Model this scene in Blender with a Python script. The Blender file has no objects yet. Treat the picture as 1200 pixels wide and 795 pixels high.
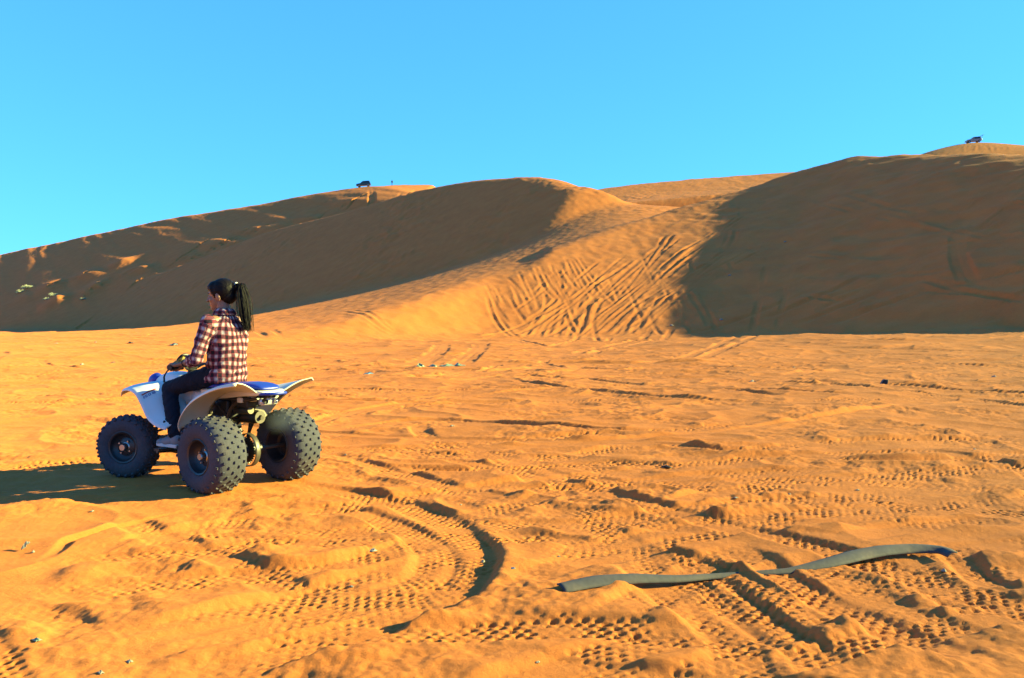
import bpy, bmesh, math, random
import numpy as np
from mathutils import Vector, Matrix
R = math.radians
random.seed(7)
scene = bpy.context.scene
C = scene.collection

# ------------------------------------------------------------------ camera
CAM_H = 1.31
FOC = 980.0                      # focal length in photo pixels (photo 1200 x 795)
PITCH = math.atan(22.5 / FOC)    # slightly downwards, horizon at photo row 375
cam_data = bpy.data.cameras.new('camera')
cam_data.sensor_width = 36.0
cam_data.lens = 36.0 * FOC / 1200.0
cam_data.clip_start = 0.05
cam_data.clip_end = 20000
cam = bpy.data.objects.new('camera', cam_data)
C.objects.link(cam)
cam.location = (0, 0, CAM_H)
cam.rotation_euler = (R(90) - PITCH, 0, 0)
scene.camera = cam

# ------------------------------------------------------------------ sky and sun
SUN_EL = R(20.0)
SUN_AZ = R(6.0)                  # measured from +X towards +Y (right, slightly beyond)
sun_vec = Vector((math.cos(SUN_EL) * math.cos(SUN_AZ), math.cos(SUN_EL) * math.sin(SUN_AZ), math.sin(SUN_EL)))
world = bpy.data.worlds.new('World')
scene.world = world
world.use_nodes = True
wn, wl = world.node_tree.nodes, world.node_tree.links
wn.clear()
sky = wn.new('ShaderNodeTexSky')
sky.sky_type = 'NISHITA'
sky.sun_disc = False
sky.sun_elevation = SUN_EL
sky.sun_rotation = R(90) - SUN_AZ
sky.altitude = 0
sky.air_density = 1.0
sky.dust_density = 0.0
sky.ozone_density = 2.0
tint = wn.new('ShaderNodeMix'); tint.data_type = 'RGBA'; tint.blend_type = 'MULTIPLY'
tint.inputs[0].default_value = 1.0
tint.inputs[7].default_value = (0.25, 0.97, 1.90, 1)       # the photograph's cyan white balance
bg = wn.new('ShaderNodeBackground')
bg.inputs['Strength'].default_value = 0.079
wo = wn.new('ShaderNodeOutputWorld')
gam = wn.new('ShaderNodeGamma'); gam.inputs[1].default_value = 0.5      # soft tone curve like the camera's
wl.new(sky.outputs[0], gam.inputs[0])
wl.new(gam.outputs[0], tint.inputs[6])
wl.new(tint.outputs[2], bg.inputs['Color'])
wl.new(bg.outputs[0], wo.inputs['Surface'])
sun_data = bpy.data.lights.new('sun', 'SUN')
sun_data.energy = 5.0
sun_data.angle = R(0.55)
sun_data.color = (1.0, 0.95, 0.32)
sun = bpy.data.objects.new('sun', sun_data)
C.objects.link(sun)
sun.rotation_euler = (-sun_vec).to_track_quat('-Z', 'Y').to_euler()
sun.location = sun_vec * 100

vs = scene.view_settings
vs.view_transform = 'Standard'
vs.look = 'None'
vs.exposure = 2.30
vs.gamma = 1.0
vs.use_curve_mapping = False
scene.cycles.use_denoising = True
scene.cycles.max_bounces = 6

# ------------------------------------------------------------------ small helpers
def ray(px, py):
    u, v = (px - 600.0) / FOC, (397.5 - py) / FOC
    c, s = math.cos(PITCH), math.sin(PITCH)
    return np.array([u, c + v * s, v * c - s])

def at(px, py, y):               # the point seen at a photo pixel, y metres away
    d = ray(px, py)
    return np.array([0, 0, CAM_H]) + d * (y / d[1])

def gnd(px, py, z=0.0):          # the point of level ground seen at a photo pixel
    d = ray(px, py)
    return (np.array([0, 0, CAM_H]) + d * ((z - CAM_H) / d[2]))[:2]

def _hash(ix, iy, seed):
    h = (ix.astype(np.int64) * 374761393 + iy.astype(np.int64) * 668265263 + seed * 974634533) & 0xffffffff
    h = ((h ^ (h >> 13)) * 1274126177) & 0xffffffff
    return (h ^ (h >> 16)) & 0xffff

def perlin(x, y, seed=0):
    x0, y0 = np.floor(x), np.floor(y)
    fx, fy = x - x0, y - y0
    u, v = fx * fx * fx * (fx * (fx * 6 - 15) + 10), fy * fy * fy * (fy * (fy * 6 - 15) + 10)
    r = 0
    for dx in (0, 1):
        for dy in (0, 1):
            a = _hash(x0 + dx, y0 + dy, seed) * (2 * math.pi / 65536.0)
            g = np.cos(a) * (fx - dx) + np.sin(a) * (fy - dy)
            r = r + g * (u if dx else 1 - u) * (v if dy else 1 - v)
    return r * 1.5

def sstep(a, b, x):
    t = np.clip((x - a) / (b - a), 0, 1)
    return t * t * (3 - 2 * t)

def smax(a, b, k):
    h = np.clip(0.5 + 0.5 * (a - b) / k, 0, 1)
    return b * (1 - h) + a * h + k * h * (1 - h)

def smin(a, b, k):
    return -smax(-a, -b, k)

class Surf:                      # thin-plate surface through points
    def __init__(s, pts, lam=0.5):
        P = np.array(pts, float)
        s.p = P[:, :2]
        n = len(P)
        d = np.hypot(s.p[:, None, 0] - s.p[None, :, 0], s.p[:, None, 1] - s.p[None, :, 1]) / 50.0
        K = d * d * np.log(d + 1e-9) + lam * 0.01 * np.eye(n)
        A = np.zeros((n + 3, n + 3))
        A[:n, :n] = K
        A[:n, n] = 1; A[:n, n + 1:] = s.p / 50.0
        A[n, :n] = 1; A[n + 1:, :n] = s.p.T / 50.0
        s.w = np.linalg.solve(A, np.concatenate([P[:, 2], np.zeros(3)]))
    def __call__(s, x, y):
        n = len(s.p)
        r = s.w[n] + s.w[n + 1] * x / 50.0 + s.w[n + 2] * y / 50.0
        for i in range(n):
            d2 = ((x - s.p[i, 0]) ** 2 + (y - s.p[i, 1]) ** 2) / 2500.0
            r = r + s.w[i] * 0.5 * d2 * np.log(d2 + 1e-12)
        return r

def curve(pts, step):            # Catmull-Rom through points, evenly resampled
    P = np.array(pts, float)
    if len(P) > 2:
        Q = np.vstack([2 * P[0] - P[1], P, 2 * P[-1] - P[-2]])
        out = []
        for i in range(1, len(Q) - 2):
            t = np.linspace(0, 1, 24, endpoint=False)[:, None]
            a, b, c, d = Q[i - 1], Q[i], Q[i + 1], Q[i + 2]
            out.append(0.5 * (2 * b + (c - a) * t + (2 * a - 5 * b + 4 * c - d) * t ** 2 + (3 * b - a - 3 * c + d) * t ** 3))
        P = np.vstack(out + [P[-1:]])
    L = np.concatenate([[0], np.cumsum(np.hypot(*np.diff(P, axis=0).T))])
    n = max(2, int(L[-1] / step) + 1)
    s = np.linspace(0, L[-1], n)
    return np.stack([np.interp(s, L, P[:, k]) for k in range(P.shape[1])], 1)

# ------------------------------------------------------------------ the large dunes
def P3(px, py, y): return tuple(at(px, py, y))
# shaded left face of the middle dune: falls to the left
def plane(p0, gx, gy): return lambda x, y: p0[2] + gx * (x - p0[0]) + gy * (y - p0[1])
B0 = at(620, 204, 149)
LB = plane(B0, 0.42, 0.40)
BB = Surf([P3(620, 204, 149), P3(650, 208, 140), P3(672, 217, 134), P3(690, 220, 130), P3(705, 223, 127), P3(740, 245, 122), P3(590, 205, 156), P3(560, 208, 164), P3(495, 220, 177), P3(410, 245, 188), P3(330, 265, 202.6), P3(180, 312, 224),
           tuple(B0 + np.array([15, 50, -14])), tuple(B0 + np.array([40, 20, -16])), tuple(at(495, 220, 177) + np.array([20, 50, -14])), tuple(at(330, 265, 200) + np.array([25, 60, -12]))], 0.1)   # its crest and far side
A0 = at(427, 219, 255)
LA = plane(A0, 0.3215, 0.40)
AB = Surf([P3(500, 217, 275), P3(427, 218.5, 262), P3(310, 237, 287), P3(230, 250, 315), P3(60, 287, 365), P3(0, 301, 384), P3(-200, 350, 450), P3(560, 228, 270), P3(640, 250, 262), P3(800, 300, 250), P3(1100, 375, 230), P3(640, 240, 330), P3(1000, 360, 330),
           tuple(at(427, 218, 262) + np.array([20, 120, -25])), tuple(at(60, 286, 365) + np.array([20, 120, -35]))], 0.2)
RF = plane(at(655, 255, 116), -0.10, 0.54)         # its sunlit right flank
FL = Surf([P3(635, 272, 112.6), P3(600, 290, 111.4), P3(540, 309, 113.7), P3(480, 326, 117), P3(300, 363, 134.6), P3(130, 386, 167), P3(0, 396, 200), P3(690, 246, 122), P3(720, 236, 134),
           P3(480, 346, 67), P3(600, 317, 75), P3(700, 290, 83.5), P3(780, 266, 91), P3(400, 366, 60), P3(760, 243, 132), P3(800, 243, 125), P3(880, 275, 105), P3(940, 305, 100), P3(300, 380, 66),
           P3(150, 393, 66), P3(0, 398, 66)], 0.3)
# the hollow and the shaded right-hand dune face: one sweeping concave surface
def K(x, y):
    x0 = 3 + 0.25 * (y - 57)
    t = np.clip(x - x0, 0, 21)
    g = 0.40 * t * t / 42 + 0.40 * np.maximum(x - x0 - 21, 0)
    q = np.maximum(-x - 1, 0)
    return 0.33 * y - 18.9 + g + 0.42 * np.sqrt(q * q + 6) - 1.03
DB = Surf([P3(800, 241, 103.5), P3(860, 225, 106.5), P3(930, 201.5, 106.5), P3(990, 186.5, 101.7), P3(1050, 179.5, 93.3), P3(1120, 177.5, 83), P3(1200, 182.5, 72), P3(1350, 205, 55.5),
           tuple(at(860, 225, 105) + np.array([8, 40, -9])), tuple(at(930, 202, 105) + np.array([10, 40, -8])), tuple(at(1050, 180, 93) + np.array([20, 40, -8])), tuple(at(1200, 183, 73) + np.array([40, 30, -10])),
           (6, 115, 3), (10, 150, 4), (60, 185, 8), (150, 120, 5)], 0.1)
CF = Surf([P3(705, 232, 235), P3(780, 224, 238), P3(870, 216, 242), P3(930, 211, 246), P3(700, 222.5, 262), P3(780, 213, 266), P3(870, 206, 271), P3(930, 202, 275), P3(1000, 203, 280), P3(1100, 215, 285), P3(1250, 240, 290),
           P3(600, 250, 240), tuple(at(870, 206, 290) + np.array([10, 100, -14])), tuple(at(705, 222, 262) + np.array([-20, 110, -22]))], 0.2)
EF = Surf([P3(1060, 192, 255), P3(1095, 180, 255), P3(1115, 172, 262), P3(1140, 167.5, 266), P3(1200, 173, 268), P3(1300, 185, 270), P3(1140, 190, 235), P3(1200, 195, 235),
           tuple(at(1140, 167, 266) + np.array([0, 70, -16])), tuple(at(1260, 178, 266) + np.array([30, 70, -18])), P3(1000, 215, 265)], 0.2)

def large(x, y, want_id=False):
    """height of the big forms; which: 0 plain, 1 left dune, 2 middle dune, 3 right dune, 4 far dune, 5 far right dune"""
    # plain: low swells, rising a little in front of the right-hand dune
    rim = 0.62 * np.exp(-((y - 37 - 0.05 * x) / 9.0) ** 2) * sstep(3, 15, x)
    p = rim + 0.10 * perlin(x / 9.0, y / 11.0, 3) * sstep(4, 14, y) + 0.05 * perlin(x / 4.1, y / 4.6, 4) * sstep(3, 9, y)
    p = p - 1.2 * sstep(60, 140, y) - 0.0006 * np.maximum(y - 300, 0)
    if y.max() < 40:
        return (p, np.zeros(p.shape, int)) if want_id else p
    a = smin(LA(x, y), AB(x, y), 3.0) - 0.6 * np.maximum(x + 26, 0)
    lb = smin(smin(LB(x, y), BB(x, y), 2.5), RF(x, y), 1.0) - 0.06 * np.maximum(-x - 60, 0)
    fl = FL(x, y) - 0.8 * np.maximum(y - 140, 0) - 0.15 * np.maximum(-x - 46, 0)
    up = smax(smax(smax(a, lb, 1.5), fl, 0.6), DB(x, y) - 0.5 * np.maximum(y - 150, 0) - 0.6 * np.maximum(4 - x, 0), 1.5)
    k = K(x, y) + 0.5 * np.maximum(y - 110, 0)
    b = smin(up, k, 0.9)
    right = (x > 0.27 * y) & (x < 400)
    left = (a > lb) & (a > fl)
    c = CF(x, y)
    e = EF(x, y)
    far = sstep(150, 200, y)
    c = (c - 0.4 * np.maximum(10 - x, 0)) * far - 40 * (1 - far)
    e = np.where(x > 90, e, e - (90 - x) * 0.6) * far - 40 * (1 - far)
    out = sstep(560, 1100, np.hypot(x, y))          # dunes sink back into the plain far away
    hs = [p, b, c, e]
    hs = [hs[0]] + [v * (1 - out) - 12 * out for v in hs[1:]]
    h = hs[0]
    for v, k in zip(hs[1:], (1.2, 0.8, 0.8)):
        h = smax(h, v, k)
    if want_id:
        w = np.argmax(np.stack(hs), 0)
        return h, np.where(w == 1, np.where(left, 1, np.where(right, 3, 2)), np.where(w > 1, w + 2, w))
    return h

# ------------------------------------------------------------------ the worked sand: ruts, treads, heaps
TR = []                          # (points, half width, depth, bank left, bank right, tread depth)
def track(px, hw=0.12, dep=0.035, bl=0.02, br=0.02, tread=0.014, world=False):
    pts = px if world else [gnd(*p) for p in px]
    TR.append((pts, hw, dep, bl, br, tread))
# wide arc left by the quad bike, thrown-up bank on its outer side
track([(318, 570), (400, 574), (460, 585), (515, 606), (548, 632), (558, 655), (535, 690), (465, 722), (375, 752), (265, 785), (150, 812)], 0.13, 0.035, 0.070, 0.015)
track([(290, 592), (380, 594), (440, 605), (495, 630), (512, 655), (495, 680), (425, 705), (330, 730), (200, 755), (60, 790)], 0.12, 0.035, 0.03, 0.01)
track([(30, 660), (90, 653), (180, 650), (300, 640), (400, 628), (480, 616)], 0.12, 0.03, 0.015, 0.02)
track([(10, 698), (90, 692), (200, 682), (290, 674), (370, 668), (440, 652), (520, 622)], 0.13, 0.04, 0.03, 0.02, 0.018)
track([(38, 664), (80, 634), (160, 612), (245, 594)], 0.035, 0.03, 0.03, 0.02, 0)
track([(105, 650), (150, 628), (200, 612)], 0.03, 0.02, 0.015, 0.01, 0)
track([(90, 775), (180, 747), (300, 716), (400, 690), (520, 655)], 0.12, 0.03, 0.03, 0.02)
track([(150, 795), (260, 752), (400, 712), (500, 690)], 0.11, 0.025, 0.03, 0.01)
track([(-30, 705), (30, 712), (75, 727), (125, 752)], 0.09, 0.04, 0.035, 0.02, 0.008)
track([(330, 765), (450, 750), (560, 741), (690, 737), (800, 748), (880, 772)], 0.11, 0.03, 0.015, 0.02, 0.03)
track([(600, 690), (660, 664), (740, 645), (850, 625), (1000, 606), (1200, 592)], 0.12, 0.035, 0.02, 0.02, 0.02)
track([(590, 652), (680, 645), (760, 628), (900, 606), (1050, 592), (1200, 580)], 0.12, 0.03, 0.02, 0.015)
track([(620, 622), (760, 604), (900, 588), (1100, 574), (1250, 572)], 0.12, 0.03, 0.02, 0.02)
track([(735, 636), (752, 665), (795, 702), (860, 745), (940, 800)], 0.12, 0.035, 0.035, 0.02)
track([(800, 652), (832, 682), (885, 722), (960, 775), (1010, 810)], 0.12, 0.04, 0.055, 0.02, 0.018)
track([(845, 640), (895, 664), (955, 697), (1030, 732), (1110, 767), (1220, 808)], 0.11, 0.045, 0.065, 0.03, 0.016)
track([(940, 650), (1000, 688), (1080, 728), (1230, 775)], 0.13, 0.035, 0.03, 0.02, 0.02)
track([(1040, 640), (1100, 690), (1210, 745)], 0.12, 0.03, 0.03, 0.02, 0.02)
track([(1105, 632), (1140, 668), (1210, 715)], 0.09, 0.05, 0.055, 0.02, 0.01)
track([(970, 640), (1060, 620), (1220, 604)], 0.12, 0.03, 0.02, 0.02)
track([(700, 745), (760, 700), (840, 660), (900, 645)], 0.12, 0.025, 0.03, 0.02)
track([(420, 545), (560, 548), (700, 540), (820, 545), (900, 536), (1060, 542), (1230, 535)], 0.12, 0.04, 0.02, 0.03, 0.02)
track([(380, 500), (500, 492), (650, 502), (760, 507), (900, 498)], 0.12, 0.04, 0.02, 0.03, 0.02)
track([(640, 535), (760, 522), (860, 529), (980, 520), (1220, 512)], 0.13, 0.05, 0.02, 0.04, 0.02)
track([(860, 446), (930, 450), (1010, 455), (1100, 457), (1230, 459)], 0.22, 0.06, 0.02, 0.06, 0)
for a in ([(462, 432), (492, 424), (508, 413), (514, 404)], [(520, 430), (545, 420), (560, 404)], [(470, 434), (501, 425), (518, 413), (523, 404)], [(529, 431), (554, 421), (569, 404)],
          [(670, 418), (700, 408), (770, 396)], [(684, 420), (715, 410), (790, 397)], [(790, 425), (840, 412), (900, 393)], [(815, 425), (870, 410), (930, 394)]):
    track(a, 0.20, 0.04, 0.03, 0.03, 0)
MOUNDS = [(225, 748, .30, .22, .075), (960, 742, .28, .24, .06), (1020, 790, .42, .22, .11), (720, 782, .5, .2, .05), (635, 636, .14, .22, .075), (105, 668, .13, .16, .09),
          (160, 706, .12, .10, .06), (190, 715, .10, .08, .05), (330, 632, .22, .2, .04), (920, 700, .22, .2, .06), (700, 600, .16, .14, .07), (450, 700, .2, .16, .03),
          (60, 760, .16, .12, .03), (260, 712, .2, .16, .05), (1140, 650, .2, .2, .03), (850, 715, .16, .14, .05), (420, 600, .10, .16, .07), (460, 592, .12, .10, .04),
          (20, 600, .35, .3, .05), (590, 590, .4, .3, .05), (850, 575, .35, .3, .06), (1060, 690, .22, .2, .05), (1180, 740, .2, .2, .06), (500, 770, .35, .2, .04),
          (640, 705, .3, .12, .04), (760, 725, .3, .15, .045), (560, 790, .4, .16, .04), (370, 775, .16, .12, .05)]
rng = random.Random(11)
for i in range(46):              # older, half-blown tracks crossing the plain
    x0, y0 = rng.uniform(-12, 14), rng.uniform(7.5, 26)
    a = rng.gauss(0, 0.5) + (math.pi if rng.random() < .5 else 0)
    k = rng.gauss(0, 0.10)
    pts = []
    for j in range(9):
        pts.append((x0, y0)); x0 += math.cos(a) * 1.0; y0 += math.sin(a) * 1.0; a += k + rng.gauss(0, .05)
    TR.append((pts, 0.13, rng.uniform(.015, .04), rng.uniform(0, .03), rng.uniform(0, .04), rng.choice((0, .015, .02))))
for i in range(70):
    x0, y0 = rng.uniform(-30, 40), rng.uniform(22, 58)
    a = rng.gauss(0, 0.45) + (math.pi if rng.random() < .5 else 0)
    k = rng.gauss(0, 0.05)
    pts = []
    for j in range(9):
        pts.append((x0, y0)); x0 += math.cos(a) * 2.0; y0 += math.sin(a) * 2.0; a += k + rng.gauss(0, .05)
    TR.append((pts, 0.22, rng.uniform(.015, .04), rng.uniform(0, .03), rng.uniform(0, .03), 0))
for i in range(34):              # faint treads all over the turning place
    x0, y0 = rng.uniform(-4, 4.5), rng.uniform(3.0, 8.5)
    a = rng.gauss(0, 0.6) + (math.pi if rng.random() < .5 else 0)
    k = rng.gauss(0, 0.16)
    pts = []
    for j in range(8):
        pts.append((x0, y0)); x0 += math.cos(a) * 0.45; y0 += math.sin(a) * 0.45; a += k + rng.gauss(0, .05)
    TR.insert(0, (pts, rng.uniform(.10, .13), rng.uniform(.01, .03), rng.uniform(0, .02), rng.uniform(0, .02), rng.uniform(.008, .022)))
N_SMALL = len(TR)
# ruts driven up and down the dunes: photo points draped on the big forms afterwards
DUNE_TR = []
def dune_track(px, gap=0.0, hw=0.30, dep=0.16, bank=0.14):
    DUNE_TR.append((px, gap, hw, dep, bank))

def hit(px, py):                 # first meeting of a pixel's ray with the big forms
    d = ray(px, py)
    t = np.geomspace(30, 520, 2500) / d[1]
    q = d[None, :] * t[:, None]
    z = CAM_H + q[:, 2]
    s = z - large(q[:, 0], q[:, 1])
    k = np.argmax(s < 0)
    if not (s < 0).any():
        k = int(np.argmin(np.abs(s)))
    return q[k, :2]

for a in ([(632, 326), (640, 355), (628, 375), (612, 397)], [(645, 308), (653, 340), (645, 370), (628, 397)], [(655, 306), (656, 340), (640, 372), (620, 397)],
          [(665, 306), (668, 330), (640, 380), (632, 397)], [(672, 302), (690, 330), (712, 358)], [(668, 304), (684, 334), (704, 362)],
          [(676, 300), (698, 332), (724, 360)], [(592, 324), (612, 345), (624, 372)], [(575, 340), (585, 370), (608, 397)], [(570, 345), (578, 372), (602, 397)],
          [(595, 345), (604, 362), (622, 385)], [(702, 318), (694, 350), (684, 372)], [(700, 345), (690, 360), (680, 392)], [(712, 345), (700, 362), (690, 394)],
          [(600, 332), (612, 352)], [(660, 345), (650, 372), (640, 396)], [(672, 340), (660, 368), (652, 397)],
          [(682, 348), (674, 372), (664, 397)], [(690, 352), (684, 378), (672, 396)]):
    dune_track(a, 0, 0.16, 0.07, 0.06)
for a in ([(868, 252), (800, 295), (740, 345), (690, 388)], [(878, 250), (812, 293), (752, 345), (702, 390)], [(860, 262), (790, 312), (725, 362), (690, 394)], [(845, 270), (780, 320), (710, 380)],
          [(790, 275), (770, 300), (735, 345)], [(780, 275), (760, 305), (720, 355)], [(870, 290), (800, 325), (740, 362), (705, 392)], [(880, 293), (810, 330), (750, 365), (715, 394)],
          [(900, 290), (840, 322), (760, 372), (735, 394)], [(862, 268), (858, 285), (842, 300), (828, 310)], [(854, 268), (849, 285), (835, 298)],
          [(770, 290), (700, 350), (650, 392)], [(755, 300), (690, 355), (640, 396)], [(742, 305), (690, 340), (600, 394)], [(730, 315), (670, 350), (560, 396)],
          [(800, 335), (822, 365), (832, 385)], [(790, 338), (806, 366)], [(806, 305), (814, 322)], [(852, 305), (862, 318)], [(760, 350), (740, 375), (728, 392)], [(775, 345), (755, 375), (745, 390)]):
    dune_track(a, 0, 0.18, 0.09, 0.08)
for a in ([(400, 366), (440, 380), (475, 394)], [(408, 364), (450, 380), (486, 394)], [(425, 375), (455, 394)], [(440, 370), (470, 390)], [(385, 385), (400, 395)], [(300, 388), (312, 397)], [(318, 386), (330, 396)]):
    dune_track(a, 0, 0.18, 0.07, 0.06)
for a in ([(432, 220), (434, 235), (430, 245)], [(436, 220), (438, 235), (437, 245)], [(470, 226), (450, 236), (425, 245)], [(488, 222), (460, 236), (430, 248)], [(440, 224), (420, 234), (405, 248)],
          [(320, 262), (270, 285), (215, 310)], [(330, 258), (285, 280), (230, 303)], [(300, 265), (260, 288), (210, 308)], [(125, 312), (90, 325), (50, 342)], [(115, 318), (85, 330)], [(150, 322), (110, 340), (68, 355)], [(145, 328), (100, 345)], [(135, 332), (92, 352)],
          [(345, 234), (325, 240), (310, 248)], [(350, 236), (338, 242)], [(395, 232), (375, 242), (357, 252)], [(415, 240), (380, 252), (350, 268)]):
    dune_track(a, 0, 0.40, 0.05, 0.05)
for a in ([(1180, 212), (1150, 228), (1120, 250)], [(1192, 238), (1150, 262)], [(1160, 222), (1140, 236)], [(1200, 225), (1170, 228)], [(985, 225), (1050, 245), (1110, 250)], [(1130, 260), (1128, 300), (1145, 340)],
          [(1020, 320), (1060, 322), (1120, 318)], [(1120, 262), (1118, 300), (1130, 335)], [(900, 340), (1000, 300)], [(880, 380), (1020, 320)], [(920, 384), (1060, 330)], [(960, 384), (1100, 335)]):
    dune_track(a, 0, 0.3, 0.12, 0.12)
for a in ([(1146, 170), (1146, 178)], [(1142, 170), (1138, 178)], [(1155, 171), (1160, 178)], [(1165, 172), (1164, 179)], [(1134, 170), (1132, 178)], [(1139, 170), (1135, 178)]):
    dune_track(a, 0, 0.45, 0.10, 0.12)
rg = random.Random(23)
for i in range(46):              # criss-cross of older ruts in the hollow
    q = rg.random()
    x0 = rg.uniform(640, 860); y0 = 300 - (x0 - 700) * 0.22 + rg.uniform(0, 75)
    L = rg.uniform(25, 80)
    if q < 0.7:
        dune_track([(x0, y0), (x0 - L * .5, y0 + L * .42), (x0 - L, min(397, y0 + L * rg.uniform(.7, 1.0)))], 0, 0.15, 0.06, 0.06)
    else:
        dune_track([(x0, y0), (x0 + L * .2, y0 + L * .45), (x0 + L * .35, min(395, y0 + L * .8))], 0, 0.15, 0.05, 0.05)
for i in range(26):
    x0 = rg.uniform(565, 665); y0 = 348 - (x0 - 500) * 0.27 + rg.uniform(-4, 14)
    L = rg.uniform(18, 50)
    dune_track([(x0, y0), (x0 + L * .25, y0 + L * .5), (x0 + L * rg.uniform(.3, .7), min(397, y0 + L))], 0, 0.14, 0.045, 0.035)
for i in range(16):              # faint long tracks on the shaded faces
    x0, y0 = rg.uniform(900, 1190), rg.uniform(215, 350)
    L, sl = rg.uniform(60, 160), rg.uniform(-.6, .25)
    dune_track([(x0, y0), (x0 + L * .5, y0 + L * .5 * sl + rg.uniform(-6, 6)), (x0 + L, y0 + L * sl)], 0, 0.22, 0.12, 0.12)
for i in range(12):
    x0, y0 = rg.uniform(120, 480), rg.uniform(262, 330)
    L, sl = rg.uniform(40, 110), rg.uniform(-.7, -.2)
    dune_track([(x0, y0), (x0 + L * .5, y0 + L * .5 * sl + rg.uniform(-4, 4)), (x0 + L, y0 + L * sl)], 0, 0.3, 0.14, 0.14)
for pxs, gap, hw, dep, bank in DUNE_TR:
    hp_ = [tuple(hit(*p)) for p in pxs]
    if any(abs(a_[1] - b_[1]) > 0.35 * a_[1] for a_, b_ in zip(hp_[:-1], hp_[1:])):
        continue
    TR.append((hp_, hw, dep, bank, bank, 0))
BANDS = [curve([tuple(hit(*p)) for p in q], 14.0) for q in (
    [(395, 246), (330, 264), (260, 288), (200, 308)], [(135, 312), (95, 326), (45, 342)], [(160, 320), (115, 338), (66, 354)], [(130, 372), (90, 380), (50, 388)])]
TR_C = [(curve(t[0], 0.10 if t[5] > 0 else 0.5),) + tuple(t[1:]) for t in TR]

def band_swell(x, y, s1, s2):
    """low swells on the left dune that catch the grazing sun"""
    r = np.zeros(len(x))
    for bi, B in enumerate(BANDS):
        d2 = np.full(len(x), 1e9)
        for j in range(len(B) - 1):
            ax, ay = B[j]; tx, ty = B[j + 1] - B[j]
            t = np.clip(((x - ax) * tx + (y - ay) * ty) / (tx * tx + ty * ty + 1e-9), 0, 1)
            d2 = np.minimum(d2, (x - ax - t * tx) ** 2 + (y - ay - t * ty) ** 2)
        wd = (13.0, 7.0, 7.0, 6.0)[bi]
        r = np.maximum(r, (0.7, 0.9, 1.0, 0.6)[bi] * np.exp(-d2 / wd ** 2))
    return r * np.clip(0.75 + 0.9 * perlin(s1 / 22, s2 / 5.0, 44), 0.1, 1.4)

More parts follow.
